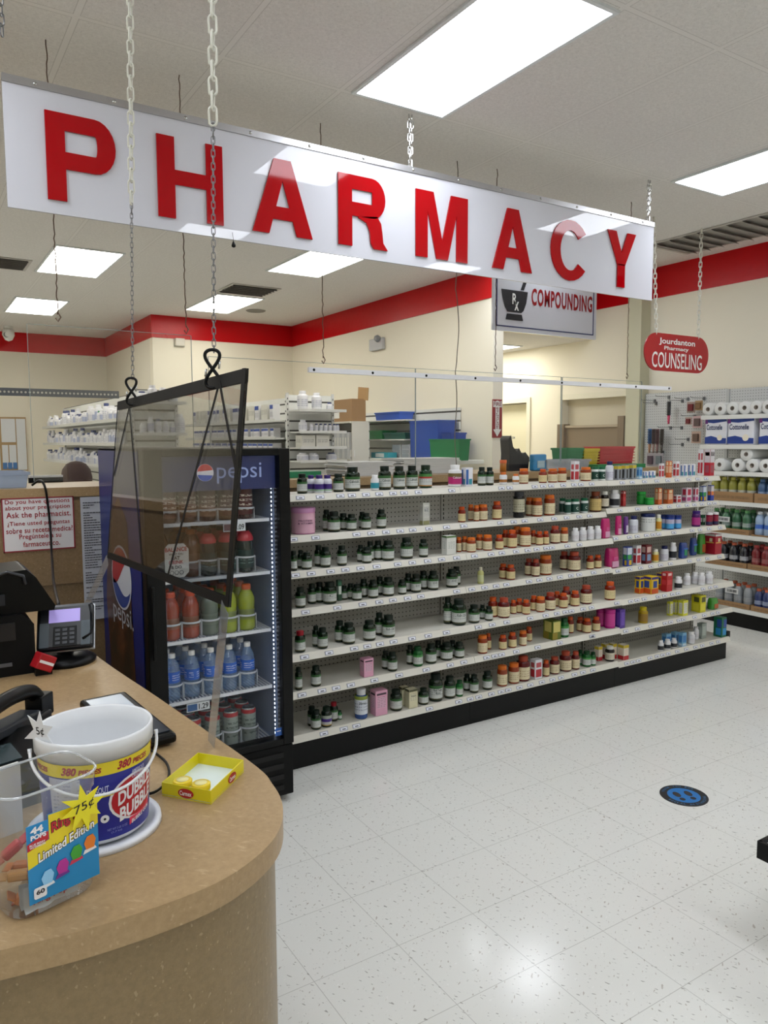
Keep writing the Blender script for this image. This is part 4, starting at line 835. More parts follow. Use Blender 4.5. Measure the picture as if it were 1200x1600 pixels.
for lv, rows in TAB.items():
    items = []
    for cr, s in rows:
        ox, oy, sc = CR[cr]
        for it in s.split():
            k = it[0]; q = [float(v) for v in it[1:].split(',')]; row = int(q[4]) if len(q) > 4 else 0
            items.append([k, ox+q[0]/sc, q[1]/sc, oy+q[2]/sc, oy+q[3]/sc, row])
    items.sort(key=lambda i: (i[5], i[1])); done = []
    for k, px, wpx, yt, yb, row in items:
        yf = YF[lv]; Y0 = yf+.008+(.055 if row else 0)
        p = onY(px, yb, Y0+.03); dd = dist(p); wd = wpx/FPX*dd; rd = k in ROUND
        fac = 1.0 if rd else .80
        ok = False
        for shrink in (1, .95, .9, .84, .78):
            rr = wd/2*shrink*fac; hy = rr if rd else min(rr*2*(K[k][0].depth)/1.0/2*1.25, .06)
            Y = Y0+hy
            while Y+hy < YB-.006:
                p = onY(px, yb, Y); b = 0 if p.x < JX[1] else 1 if p.x < JX[2] else 2
                if all((math.hypot(p.x-d[0], Y-d[1]) > rr+d[2]+.0005) if (rd and d[4]) else (abs(p.x-d[0]) > rr+d[2]+.0005 or abs(Y-d[1]) > hy+d[3]+.0005) for d in done): ok = True; break
                Y += .003
            if ok: break
        if not ok: continue
        x = p.x; b = 0 if x < JX[1] else 1 if x < JX[2] else 2
        if x+rr > JX[3]: x = JX[3]-rr
        for j in JX[1:3]:
            if abs(ZS[0][lv]-ZS[2][lv]) > .003 and abs(x-j) < rr and j == JX[2]: x = j+rr+.002 if x > j else j-rr-.002; b = 2 if x > j else 1
        z = ZS[b][lv]+.0005; dd = dist((x, Y, z+.05)); h = (yb-yt)/FPX*dd-2*rr*max(0, (CH-z)/dd)*(.9 if rd else .6); h = max(h, rr*1.3)
        if lv: h = min(h, ZS[b][lv-1]-.04-z)
        done.append((x, Y, rr, hy, rd)); placed.append((lv, k, x, Y, z, rr, hy, h, row))
cnt = {}
tot = {}
for q in placed: tot[(q[0], q[1], q[8])] = tot.get((q[0], q[1], q[8]), 0)+1
NUM = 0
for lv, k, x, Y, z, rr, hy, h, row in sorted(placed, key=lambda q: (q[0], q[2])):
    key = (lv, k, row); cnt[key] = cnt.get(key, 0)+1; desc = K[k][1]
    if tot[key] == 1: lab = desc+' on the '+SHN[lv]+' of the display'+(', back row' if row else '')
    else: lab = ORD[cnt[key]-1]+' '+desc+' from left, '+SHN[lv]+', '+('back row' if row else 'front row')
    grp = {'b': 'boxed', 'r': ''}.get('', '')+'products on the '+SHN[lv]+' of the vitamin display'
    if k not in PR: PR[k] = o = K[k][0](lab, grp)
    else: o = copy_tree(PR[k])
    o.location = (x, Y, z); o.scale = (rr, hy if k not in ROUND else rr, h); o['label'] = lab; o['group'] = grp
    NUM += 1
print('display products', NUM, 'of', sum(len(s.split()) for r in TAB.values() for _, s in r))

# lettering that can be read on some of the products
def find(lv, k, px, row=0):
    best = None
    for o in COL.objects:
        if o.parent is None and o.get('group') == 'products on the '+SHN[lv]+' of the vitamin display' and K[k][1] in o['label']:
            d = abs(o.location.x-onY(px, 800, o.location.y).x)
            if best is None or d < best[0]: best = (d, o)
    return best[1]
def bottle_word(lv, k, px, word, z0=.36, hh=.09, wa=1.3, col='20342c', name='lettering'):
    o = find(lv, k, px); mb = MB(); a0 = -math.pi/2-wa/2-.25
    if k in ROUND: text(mb, word, None, wa, hh, bold=.01, fn=lambda x, y: (1.04*math.cos(a0+x), 1.04*math.sin(a0+x), z0+y))
    else: text(mb, word, frame((-wa/2, -1.03, z0), (1, 0, 0), (0, 0, 1)), wa, hh, bold=.01)
    lb = [c for c in o.children if c.name.split('.')[0] in ('label', 'printed_panel')][0]
    mb.build(name, mat(col, .5), lb, world=False)
for px in (350, 508, 580, 643): bottle_word(0, 'G', 440+px/3.158, 'Calcium')
bottle_word(0, 'M', 440+855/3.158, 'Calcium', .38, .1, 1.4, 'e0e0e0')
bottle_word(3, 'G', 440+238/3.158, 'C', .34, .12, .5)
for px in (663, 748, 840): bottle_word(3, 'G', 440+px/3.158, 'D3', .34, .11, .7)
bottle_word(4, 'G', 440+527/3.158, 'Fish Oil'); bottle_word(4, 'G', 640+308/4, 'Fish Oil'); bottle_word(6, 'G', 640+162/4, 'Red Yeast', .4); bottle_word(6, 'G', 640+162/4, 'Rice', .29, .08, .7)
bottle_word(6, 'S', 440+393/3.158, 'Sleep', .5, .09, 1.1); bottle_word(6, 'd', 440+640/3.158, 'Niacin', .6, .1, 1.2); bottle_word(1, 'a', 440+705/3.158, 'B-12', .62, .12, 1.0, '24384c')
bottle_word(1, '1', 440+108/3.158, 'PROTEIN', .48, .07, 1.2, '50284c'); bottle_word(1, '1', 440+108/3.158, '& VITAMIN', .38, .07, 1.3, '50284c')
for px in (1032, 1090): bottle_word(1, 'C', 640+px/4, 'C', .28, .18, .5, 'd8e0dc')
for px in (228, 278): bottle_word(0, 'C', 880+px/4.615, 'C', .28, .18, .5, 'd8e0dc')
bottle_word(0, 'o', 880+1050/4.615, 'SSS', .79, .09, 1.1, 'e8e0e0')

# ------------------------------------------------------------------ things on the service counter
def flatmat(h, r=.5): return mat(h, r)
# chewing gum bucket on its lid
BX, BY = .252, 1.335; BR, Br, BH = .096, .084, .178; BZ0 = ZC+.008
lid = thing('bucket_lid', 'white round plastic lid lying under the gum bucket', 'lid', (BX-.004, BY+.004, ZC))
MB().lathe([(0, .004), (.098, .004), (.100, .010), (.110, .010), (.112, 0), (.106, 0), (.106, .0), (0, .001)], (BX-.004, BY+.004, ZC+.0005), 48).build('disc', mat('dfe2e8', .3), lid)
bk = thing('gum_bucket', 'white plastic gum bucket with blue and yellow printed label', 'bucket', (BX, BY, BZ0))
bp = [(0, 0), (Br-.003, 0), (Br, .004), (BR-.004, BH-.03), (BR, BH-.03), (BR+.001, BH-.004), (BR-.001, BH), (BR-.005, BH-.002), (BR-.0065, BH-.03), (Br-.004, .006), (0, .005)]
MB().lathe(bp, (BX, BY, BZ0), 56).build('body', m_glass('bucket_plastic', (1, 1, 1), 1.4, .1, 0, ('e2e4e6', .985)), bk)
def bfn(z_off, a_c, zc, push=.0012):    # wrap lettering on the bucket; x metres along the wall from angle a_c
    def f(x, y):
        z = zc+y; R = Br+(BR-.004-Br)*(z/(BH-.03))+push; a = a_c+x/R; return (BX+R*math.cos(a), BY+R*math.sin(a), BZ0+z)
    return f
def band(z0, z1, a0, a1, m, nm, par, push=.0006, n=40, tilt=0):
    mb = MB(); vs = []; f0 = bfn(0, 0, 0, push)
    for i in range(n+1):
        a = a0+(a1-a0)*i/n
        for z in (z0, z1): R = Br+(BR-.004-Br)*(z/(BH-.03))+push; vs.append((BX+R*math.cos(a), BY+R*math.sin(a), BZ0+z))
    mb.add(vs, [(2*i, 2*i+2, 2*i+3, 2*i+1) for i in range(n)], 0, True); return mb.build(nm, m, par)
lb = band(.008, .142, 0, 2*math.pi, mat('1c2488', .3), 'label', bk, n=64)
band(.120, .142, 0, 2*math.pi, mat('e0cc1c', .3), 'yellow_band', lb, .0009, 64)
AC = math.atan2(-BY, -BX)     # the side towards the viewer
t_ = MB()
for k, a in enumerate((-.35, .62, 1.6, -1.35, -2.4)): 
    text(t_, '380', None, .026, .014, bold=.04, shear=.3, fn=bfn(0, AC+a-.26, .1245, .0014)); text(t_, 'PIECES', None, .036, .009, bold=.04, shear=.2, fn=bfn(0, AC+a+.05, .1255, .0014))
t_.build('piece_count', mat('a01830', .4), lb)
AO = AC+.78
def patch(poly, a_c, zc, m, nm, push):
    f = bfn(0, a_c, zc, push); mb = MB(); c = (sum(p[0] for p in poly)/len(poly), sum(p[1] for p in poly)/len(poly)); rings = [poly]
    vs = []; K_ = 5; n = len(poly)
    for k in range(K_): vs += [f(c[0]+(x-c[0])*(1-k/K_), c[1]+(y-c[1])*(1-k/K_)) for x, y in poly]
    vs.append(f(*c)); fs = [(k*n+i, k*n+(i+1) % n, k*n+n+(i+1) % n, k*n+n+i) for k in range(K_-1) for i in range(n)]+[((K_-1)*n+i, (K_-1)*n+(i+1) % n, K_*n) for i in range(n)]
    return mb.add(vs, fs).build(nm, m, lb)
patch(ell(0, 0, .052, .040), AO, .070, mat('e6e6ea', .4), 'oval_rim', .0010)
patch(ell(0, 0, .048, .036), AO, .070, mat('b81626', .35), 'oval', .0014)
t_ = MB(); sl = lambda a: (lambda x, y: bfn(0, AO, .070, .0018)(x, y+x*a))
text(t_, 'DUBBLE', None, .074, .024, bold=.03, fn=lambda x, y: bfn(0, AO, .070, .0019)(x-.037, y+.001+(x-.037)*.28)); text(t_, 'BUBBLE', None, .074, .024, bold=.03, fn=lambda x, y: bfn(0, AO, .070, .0019)(x-.034, y-.028+(x-.034)*.28))
t_.build('oval_lettering', mat('ecebf0', .4), lb)
patch([(-.026, -.010), (.026, .002), (.026, .014), (-.026, .003)], AO+.12, .030, mat('d83a5a', .4), 'pink_tab', .0016)
t_ = MB(); text(t_, 'BUBBLE GUM', None, .044, .007, bold=.02, fn=lambda x, y: bfn(0, AO+.12, .030, .0022)(x-.022, y-.0035+(x-.022)*.23)); t_.build('tab_lettering', mat('ecebf0', .4), lb)
t_ = MB(); text(t_, 'AMERICA\'S', None, .030, .007, bold=.02, fn=lambda x, y: bfn(0, AO-.02, .109, .0016)(x-.01, y)); text(t_, 'ORIGINAL', None, .030, .006, bold=.02, fn=lambda x, y: bfn(0, AO-.02, .101, .0016)(x-.01, y))
text(t_, 'DUGOUT', None, .034, .011, bold=.02, fn=lambda x, y: bfn(0, AO-.95, .088, .0016)(x, y+x*.1)); t_.build('small_lettering', mat('c8cce8', .4), lb)
patch([(-.02, -.004), (.024, .004), (.02, .008), (-.02, .004)], AO-.75, .080, mat('e0cc1c', .4), 'yellow_swash', .0012)
patch(ell(0, 0, .007, .007, 14), AO-.66, .045, mat('e6e6ea', .4), 'ball', .0014); patch(ell(0, 0, .0022, .0022, 8), AO-.66, .045, M['ink'], 'ball_spot', .0018)
patch(ell(0, 0, .009, .010, 12), AO-.92, .042, mat('d8c81c', .4), 'yellow_spot', .0014)
t_ = MB(); text(t_, 'NET WT 3 LB 12 OZ', None, .034, .004, fn=lambda x, y: bfn(0, AO-.62, .022, .0014)(x, y)); text(t_, '(1.7 kg)', None, .018, .004, fn=lambda x, y: bfn(0, AO-.55, .016, .0014)(x, y)); t_.build('weight_print', mat('8088c8', .5), lb)
pp = band(.045, .118, AC-.9, AC-.28, m_print('b9bccd', '5a5e86', BZ0-2, 3, 600, amt=.5, xs=60), 'nutrition_panel', lb, .0010, 14)
hp = []
for i in range(25):
    q = math.pi*i/24; a = AC+.05; R = BR+.006; ux, uy = math.cos(a-math.pi/2), math.sin(a-math.pi/2); nx, ny = math.cos(a), math.sin(a)
    hp.append((BX-ux*R*math.cos(q)*1.0+nx*R*math.sin(q)*1.02, BY-uy*R*math.cos(q)+ny*R*math.sin(q)*1.02, BZ0+BH-.032-.052*math.sin(q)))
hb = MB().tube(hp, .0028, 6); hb.build('handle', mat('e2e4e8', .35), bk)
for s_ in (0, -1): MB().lathe([(0, -.003), (.004, -.003), (.004, .003), (0, .003)], hp[s_], 10, axis='x').build('handle_boss', mat('dfe2e6', .35), bk)
# folded paper star stuck on the rim
def star(cx, cy, ro, ri, n=8, rot=0, irr=.18, seed=1):
    rs = random.Random(seed); return [(cx+((ro*(1+rs.uniform(-irr, irr))) if i % 2 == 0 else ri)*math.cos(rot+math.pi*i/n), cy+((ro*(1+rs.uniform(-irr, irr))) if i % 2 == 0 else ri)*math.sin(rot+math.pi*i/n)) for i in range(2*n)]
sd_ = Vector((-.90, -.30, 0)).normalized(); so = Vector((BX-.088, BY-.02, BZ0+BH-.002))
st2 = thing('paper_star_tag', 'curled white paper star tag clipped on the gum bucket rim', 'price tag', so)
T = frame(so+Vector((0, -.006, .014)), (.45, -.88, .15), (-.12, .1, .97))
MB().prism(star(0, 0, .042, .017, 6, .3, .2, 4), T, .0008).build('star', mat('e4e6ea', .6), st2)
t_ = MB(); text(t_, '5¢', T @ Matrix.Translation((-.010, -.008, .0012)), .02, .016, bold=.01); t_.build('lettering', M['ink'], st2)

# clear candy tub with a printed card
U = Vector((.955, .295, 0)).normalized(); Vv = Vector((-.295, .955, 0)).normalized(); TC = Vector((.140, 1.174, ZC)); TH = .186
tb = thing('candy_tub', 'clear plastic candy tub with a blue and yellow lollipop card', 'container', TC)
def ring(sx, sy, r, z): return [TC+U*x+Vv*y+Vector((0, 0, z)) for x, y in rrect(-sx, sx, -sy, sy, r, 8)]
secs = [ring(.059, .048, .026, .002), ring(.063, .052, .030, .008), ring(.0665, .0545, .032, .155), ring(.071, .057, .034, .160), ring(.072, .058, .034, .182)]
mb = MB(); n = len(secs[0]); vs = [v for s_ in secs for v in s_]
mb.add(vs, [(k*n+i, k*n+(i+1) % n, k*n+n+(i+1) % n, k*n+n+i) for k in range(len(secs)-1) for i in range(n)]+[tuple(range(n))[::-1]], 0, True)
mb.build('body', m_glass('clear_tub', (.95, .96, .96), 1.42, .03, .03, ('dfe2e4', .06)), tb)
MB().tube(ring(.0725, .0585, .034, .184), .0022, 6, closed=True).build('rim', m_glass('clear_rim', (.9, .92, .93), 1.7, .05, .18, ('dfe4e8', .3)), tb)
FT = frame(TC-U*.045-Vv*.0575+Vector((0, 0, .026)), U, (0, 0, 1)); CW, CHh = .104, .116
cdp = MB().prism([(0, 0), (CW, 0), (CW, CHh*1.02), (.030, CHh*1.04), (.030, CHh*.98), (0, CHh*.98)], FT, .001, 0).build('printed_card', mat('1c86c0', .35), tb)
L1 = FT @ Matrix.Translation((0, 0, .0013))
MB().prism([(0, .052), (CW, .080), (CW, .1185), (.031, .120), (.031, .085), (0, .078)], L1, .0003).build('yellow_field', mat('e2cc18', .35), cdp)
MB().prism([(0, .078), (.030, .086), (.030, .098), (0, .088)], FT @ Matrix.Translation((0, 0, .0018)), .0003).build('red_field', mat('b81c28', .4), cdp)
L2 = FT @ Matrix.Translation((0, 0, .0022)); t_ = MB()
text(t_, '44', L2 @ Matrix.Translation((.005, .101, 0)), .018, .010, bold=.05); text(t_, 'POPS', L2 @ Matrix.Translation((.005, .0925, 0)), .022, .007, bold=.05)
text(t_, 'BLUE BERRY', L2 @ Matrix.Translation((.003, .0845, .0004)), .022, .003); text(t_, 'WATERMELON', L2 @ Matrix.Translation((.003, .081, .0004)), .022, .003)
t_.prism(rrect(.006, .024, .006, .022, .003), L2, .0003); t_.build('white_print', mat('e8e8ea', .4), cdp)
SK = L2 @ Matrix(((1, 0, 0, 0), (.24, 1, 0, 0), (0, 0, 1, 0), (0, 0, 0, 1)))
t_ = MB(); text(t_, 'Ring Pop', SK @ Matrix.Translation((.034, .079, -.0003)), .058, .021, bold=.07); text(t_, 'Limited Edition', SK @ Matrix.Translation((.014, .052, -.0003)), .084, .0155, bold=.06); text(t_, '60', L2 @ Matrix.Translation((.009, .012, .0008)), .012, .007, bold=.04); t_.build('lettering_shadow', mat('27242c', .4), cdp)
t_ = MB(); text(t_, 'Ring Pop', SK @ Matrix.Translation((.0345, .080, .0004)), .057, .019, bold=.025); t_.build('red_title', mat('c0202c', .35), cdp)
t_ = MB(); text(t_, 'Limited Edition', SK @ Matrix.Translation((.0145, .053, .0004)), .083, .0135, bold=.02); t_.build('white_title', mat('f0f0f0', .4), cdp)
for i, (x, y, c, c2) in enumerate(((.026, .028, '8cc4ea', 'dfe6ec'), (.048, .034, 'b02a90', '6a2a8c'), (.069, .046, '3c9c2c', 'c82c50'), (.090, .053, 'e07a1c', 'e8e4e4'))):
    MB().prism([(x-.009, y+.004), (x-.006, y-.006), (x+.006, y-.006), (x+.009, y+.006), (x+.005, y+.014), (x-.004, y+.013)], L2, .0008).build('lollipop_picture', mat(c, .3), cdp)
    MB().prism([(x-.011, y-.012), (x+.010, y-.009), (x+.008, y-.005), (x-.008, y-.006)], L2, .0006).build('ring_picture', mat(c2, .3), cdp)
s3 = thing('paper_star_tag', 'yellow paper star tag reading 75 cents on the candy tub', 'price tag', TC+U*.02-Vv*.066+Vector((0, 0, .15)))
T = frame(TC+U*.036-Vv*.065+Vector((0, 0, .141)), U, (0, -.05, 1))
MB().prism(star(0, 0, .036, .0165, 8, 1.72, .18, 11), T, .0006).build('star', mat('e8dc20', .5), s3)
t_ = MB(); text(t_, '75¢', T @ Matrix.Rotation(.22, 4, 'Z') @ Matrix.Translation((-.015, -.007, .001)), .031, .0155, bold=.005, shear=.1); t_.build('lettering', M['ink'], s3)
wr = [('b8682c', 'orange-brown'), ('a84a2c', 'rust coloured'), ('8f7a60', 'tan'), ('b03a40', 'red'), ('c08a4a', 'golden')]
for i in range(9):
    c, nm = wr[i % 5]; rs = random.Random(i+40); p = TC+U*(-.034+.016*(i % 4))+Vv*(-.018+.018*(i % 3))+Vector((0, 0, .012+.016*(i//2)))
    t = thing('wrapped_candy', nm+' wrapped candy inside the clear tub, '+ORD[i]+' from the bottom of the pile', 'candy', p, 'wrapped candies in the tub')
    T = Matrix.Translation(p) @ Matrix.Rotation(rs.uniform(-1, 1), 4, 'Z') @ Matrix.Rotation(rs.uniform(-.8, .8), 4, 'Y')
    m_ = MB(); m_.obox(T, .03, .016, .014); m_.build('sweet', mat(c, .4), t, bevel=.004)
    m2 = MB(); m2.obox(T @ Matrix.Translation((.021, 0, 0)), .012, .022, .002); m2.obox(T @ Matrix.Translation((-.021, 0, 0)), .012, .022, .002); m2.build('twisted_ends', mat(c, .3), t)
p = TC+U*(-.002)-Vv*.036+Vector((0, 0, .006)); t = thing('foil_wrapper', 'crumpled silver wrapper with red lettering at the bottom of the tub', 'wrapper', p)
rs = random.Random(3); vs = []; nx, nz = 10, 5
for j in range(nz):
    for i in range(nx): vs.append(p+U*(-.044+.078*i/(nx-1))+Vv*(-.012+rs.uniform(0, .006)+(.004 if j % 2 else 0))+Vector((0, 0, .002+.030*j/(nz-1)*(1+.25*rs.random()))))
f1 = MB().add(vs, [(j*nx+i, j*nx+i+1, (j+1)*nx+i+1, (j+1)*nx+i) for j in range(nz-1) for i in range(nx-1)], 0, True).add([v+Vv*.014 for v in vs], [(j*nx+i+1, j*nx+i, (j+1)*nx+i, (j+1)*nx+i+1) for j in range(nz-1) for i in range(nx-1)], 0, True)
f1.build('foil', mat('b4b6b6', .3, .3), t)
t_ = MB(); text(t_, 'Ring Pop', frame(p-Vv*.0135-U*.034+Vector((0, 0, .010)), U, (0, 0, 1)), .05, .013, bold=.03); t_.build('lettering', mat('a8242c', .4), t)

# lip balm display tray
P0, P1, P2 = Vector((.379, 1.390, ZC)), Vector((.445, 1.305, ZC)), Vector((.548, 1.402, ZC)); P3 = P0+(P2-P1)
lt = thing('lip_balm_tray', 'small open yellow card tray with red oval logos', 'box', (P0+P2)/2)
def wall_(mb, a, b, h, t, m=0):
    d = (b-a).normalized(); n_ = Vector((-d.y, d.x, 0))*t; mb.add([a, b, b+n_, a+n_]+[v+Vector((0, 0, h)) for v in (a, b, b+n_, a+n_)], [(0, 1, 5, 4), (1, 2, 6, 5), (2, 3, 7, 6), (3, 0, 4, 7), (4, 5, 6, 7), (0, 3, 2, 1)], m)
mb = MB(); hh = .026
for a, b in ((P0, P1), (P1, P2), (P2, P3), (P3, P0)): wall_(mb, a, b, hh, .0015)
mb.build('walls', mat('e0d21a', .4), lt)
MB().add([v+Vector((0, 0, .002)) for v in (P0, P1, P2, P3)]+[v+Vector((0, 0, .0035)) for v in (P0, P1, P2, P3)], [(0, 1, 2, 3), (4, 5, 6, 7), (0, 1, 5, 4), (1, 2, 6, 5), (2, 3, 7, 6), (3, 0, 4, 7)]).build('inner_base', mat('d6e2e0', .4), lt)
for (a, b, f) in ((P0, P1, .5), (P1, P2, .62)):
    d = (b-a).normalized(); c = a.lerp(b, f)+Vector((0, 0, .013)); T = frame(c-Vector((d.y, -d.x, 0))*-.0008, d, (0, 0, 1))
    ov = MB().prism(ell(0, 0, .017, .009), T, .0004).build('logo_oval', mat('b01c1c', .4), lt)
    t_ = MB(); text(t_, 'Carmex', T @ Matrix.Translation((-.013, -.0045, .0008)), .026, .009, bold=.02); t_.build('lettering', mat('f0eee6', .4), ov)
for i, q in enumerate((.30, .52)):
    c = P0.lerp(P1, q+.1)+(P2-P1).normalized()*.022+(P3-P0).normalized()*.0+Vector((0, 0, .0045)); c = P0+(P1-P0)*(.30+.38*i)+(P2-P1).normalized()*(.024)+Vector((0, 0, .0045))
    j = thing('lip_balm_jar', 'round yellow lip balm jar in the tray, '+('farther' if i == 0 else 'nearer')+' one', 'jar', c, 'lip balm jars in the tray')
    MB().lathe([(0, 0), (.016, 0), (.017, .004), (.017, .012)], c, 20).build('jar', mat('d8d4c0', .3), j); MB().lathe([(.018, .011), (.018, .020), (.016, .0215), (0, .0215)], c, 20).build('lid', mat('e0c41c', .35), j)
    MB().lathe([(.0115, .0216), (.0115, .022), (0, .022)], c, 16).build('lid_label', mat('e6dc9a', .4), j)

# signature pad with a cable behind the bucket
A_ = Vector((.352, 1.932, ZC)); d1 = Vector((.96, .28, 0)).normalized(); d2 = Vector((-.28, .96, 0)).normalized()
pd = thing('signature_pad', 'black signature pad with grey screen lying behind the gum bucket', 'device', (.37, 1.74, ZC))
PO = Vector((.375, 1.735, ZC+.022)); PO = Vector((.405, 1.775, ZC+.020)); T = frame(PO, Vector((.99, .09, 0)), Vector((-.09, .99, .02)))
MB().obox(T, .115, .34, .022).build('body', M['black'], pd, bevel=.008)
MB().obox(T @ Matrix.Translation((-.005, .07, .0125)), .085, .15, .002).build('screen', mat('aab4c0', .25), pd)
MB().obox(T @ Matrix.Translation((0, -.10, .0125)), .095, .10, .002).build('bezel', mat('1c2430', .3), pd)
MB().tube(smooth([(.41, 1.60, ZC+.012), (.425, 1.52, ZC+.006), (.405, 1.44, ZC+.006), (.36, 1.40, ZC+.005), (.33, 1.46, ZC+.005)], 6), .0028, 6).build('cable', M['black'], pd)
# desk phone
ph = thing('desk_phone', 'black desk phone with its handset, partly behind the clear candy tub', 'telephone', (.15, 1.62, ZC))
T = Matrix.Translation((.13, 1.58, ZC+.035)) @ Matrix.Rotation(.25, 4, 'Z') @ Matrix.Rotation(.22, 4, 'X')
MB().obox(T, .20, .22, .05).build('base', M['black'], ph, bevel=.012)
MB().obox(T @ Matrix.Translation((-.02, .02, .026)), .10, .06, .003).build('display', mat('3c4a4c', .2), ph)
bt = MB()
for i in range(4):
    for j in range(3): bt.obox(T @ Matrix.Translation((-.055+j*.024, -.035-i*.018, .027)), .018, .012, .005)
bt.build('keypad', mat('2b2d30', .5), ph)
HP = [onY(-40, 1245, 1.62), onY(6, 1135, 1.80), onY(40, 1105, 1.86), onY(75, 1090, 1.88), onY(88, 1105, 1.86)]
hs = MB(); pts = smooth([(.03, 1.50, 1.045), (.085, 1.60, 1.082), (.15, 1.70, 1.090), (.205, 1.78, 1.075), (.225, 1.80, 1.045)], 6); hs.tube(pts, [.020+.006*math.cos(i*.9) if i in (0, 1) else .017 for i in range(len(pts))], 10)
hs.obox(Matrix.Translation((.226, 1.802, 1.035)) @ Matrix.Rotation(.9, 4, 'Z'), .05, .04, .05); hs.obox(Matrix.Translation((.035, 1.505, 1.04)) @ Matrix.Rotation(.9, 4, 'Z'), .05, .04, .045)
hs.build('handset', M['black'], ph, bevel=.006)
hr = MB().obox(Matrix.Translation((.15, 1.70, 1.035)) @ Matrix.Rotation(.95, 4, 'Z') @ Matrix.Rotation(.1, 4, 'Y'), .19, .05, .022); hr.build('cradle', mat('2c3036', .4), ph, bevel=.005)
MB().obox(Matrix.Translation((.215, 1.775, .99)) @ Matrix.Rotation(.9, 4, 'Z'), .045, .05, .08).build('stand', mat('17181b', .4), ph, bevel=.004)
lp = thing('paper_pad', 'white paper pad standing behind the clear candy tub', 'paper', (.05, 1.38, ZC))
MB().obox(Matrix.Translation((.098, 1.385, ZC+.06)) @ Matrix.Rotation(.3, 4, 'Z'), .085, .010, .12).build('sheets', mat('d2d2ce', .7), lp)
# card terminal on a stand
tm_ = thing('card_terminal', 'black card payment terminal with lit purple screen on a stand', 'device', (.39, 2.43, ZC))
MB().lathe([(0, 0), (.085, 0), (.088, .010), (.07, .022), (.045, .030), (0, .030)], (.385, 2.43, ZC), 28).build('stand_base', M['black'], tm_)
MB().obox(Matrix.Translation((.385, 2.45, ZC+.05)), .05, .04, .07).build('stand_neck', M['black'], tm_, bevel=.006)
tc = onY(103, 980, 2.42); T = frame(tc, (.96, -.28, .03), (.13, .44, .88)); TT = T @ Matrix.Translation((0, 0, 0))
MB().obox(T, .160, .140, .032).build('body', mat('1c1f24', .3), tm_, bevel=.010)
MB().obox(T @ Matrix.Translation((0, 0, -.016)), .165, .145, .010).build('holder', mat('a9acb0', .3, .6), tm_, bevel=.004)
MB().obox(T @ Matrix.Translation((-.002, .032, .0165)), .088, .040, .002).build('screen', mat('9d8fd0', .3, emit=.55), tm_)
MB().obox(T @ Matrix.Translation((.0, -.032, .0165)), .066, .062, .003).build('keypad', M['black'], tm_, bevel=.002)
kb = MB()
for i in range(4):
    for j in range(3): kb.obox(T @ Matrix.Translation((-.020+j*.020, -.012-i*.013, .019)), .013, .008, .003)
kb.build('keys', mat('3a3e44', .4), tm_)
for sx in (-.058, .058): MB().obox(T @ Matrix.Translation((sx, -.025, .0165)), .026, .075, .002).build('side_panel', mat('3d4a52', .35), tm_)
MB().tube([T @ Vector((.068, .06, .018)), T @ Vector((.078, .02, .02)), T @ Vector((.074, -.03, .02)), T @ Vector((.05, -.045, .022))], .0035, 6).build('stylus', M['black'], tm_)
# red marker box
rbx = thing('hand_stamp', 'small red and white box leaning beside the card terminal', 'box', (.285, 2.30, ZC))
T = Matrix.Translation(onY(68, 1034, 2.32)) @ Matrix.Rotation(.3, 4, 'Z') @ Matrix.Rotation(.5, 4, 'Y'); MB().obox(T, .05, .04, .045).build('body', mat('a80f1c', .4), rbx, bevel=.003)
MB().obox(T @ Matrix.Translation((0, -.0205, 0)), .044, .001, .008).build('stripe', mat('e8e8e8', .5), rbx)
MB().obox(Matrix.Translation(onY(68, 1042, 2.325)+Vector((0, .01, -.02))), .045, .03, .035).build('foot', M['black'], rbx)
# receipt printer and cash register pieces
pr = thing('receipt_printer', 'black receipt printer at the left edge of the counter', 'printer', (.12, 2.44, ZC))
pp0 = onY(57, 1052, 2.36)
MB().prism([(-.12, 0), (.135, 0), (.135, .145), (.105, .175), (-.12, .175)], frame((pp0.x-.135, 2.36, ZC), (1, 0, 0), (0, 0, 1)) @ Matrix.Translation((0, 0, -.26)), .26).build('body', M['blackm'], pr, bevel=.006)
MB().obox(Matrix.Translation((pp0.x-.14, 2.357, ZC+.13)), .18, .006, .05).build('paper_slot', mat('1c1e22', .3), pr)
MB().obox(Matrix.Translation((pp0.x-.085, 2.357, ZC+.035)), .045, .004, .010).build('badge', mat('5a5c60', .4), pr)
p2 = thing('check_scanner', 'black slope-sided check scanner standing on the receipt printer', 'scanner', (.12, 2.44, ZC+.176))
q0 = onY(83, 950, 2.40)
MB().prism([(-.26, 0), (0, 0), (.004, .012), (-.045, .10), (-.07, .125), (-.26, .115)], frame((q0.x, 2.38, ZC+.176), (1, 0, 0), (0, 0, 1)) @ Matrix.Translation((0, 0, -.20)), .20).build('body', M['black'], p2, bevel=.006)
MB().tube([(q0.x-.16, 2.385, ZC+.285), (q0.x-.12, 2.375, ZC+.30), (q0.x-.08, 2.37, ZC+.285), (q0.x-.075, 2.37, ZC+.26)], .005, 6).build('paper_guide', mat('2c2f34', .3), p2)
MB().obox(Matrix.Translation((q0.x-.18, 2.375, ZC+.22)), .10, .012, .03).build('feed_tray', mat('24282e', .3), p2)
# cable over the ledge
cbl = thing('power_cable', 'black cable looping over the ledge down to the card terminal', 'cable', (.42, 3.78, LZ))
cp = [onY(50, 757, 3.86), onY(62, 751, 3.83), onY(70, 760, 3.785), onY(75, 790, 3.785), onY(79, 830, 3.76), onY(81, 870, 3.6), onY(84, 910, 3.2), onY(92, 947, 2.50)]
cp[0].z = LZ+.012; MB().tube(smooth([tuple(v) for v in cp], 6), .0055, 7).build('strand', M['black'], cbl)

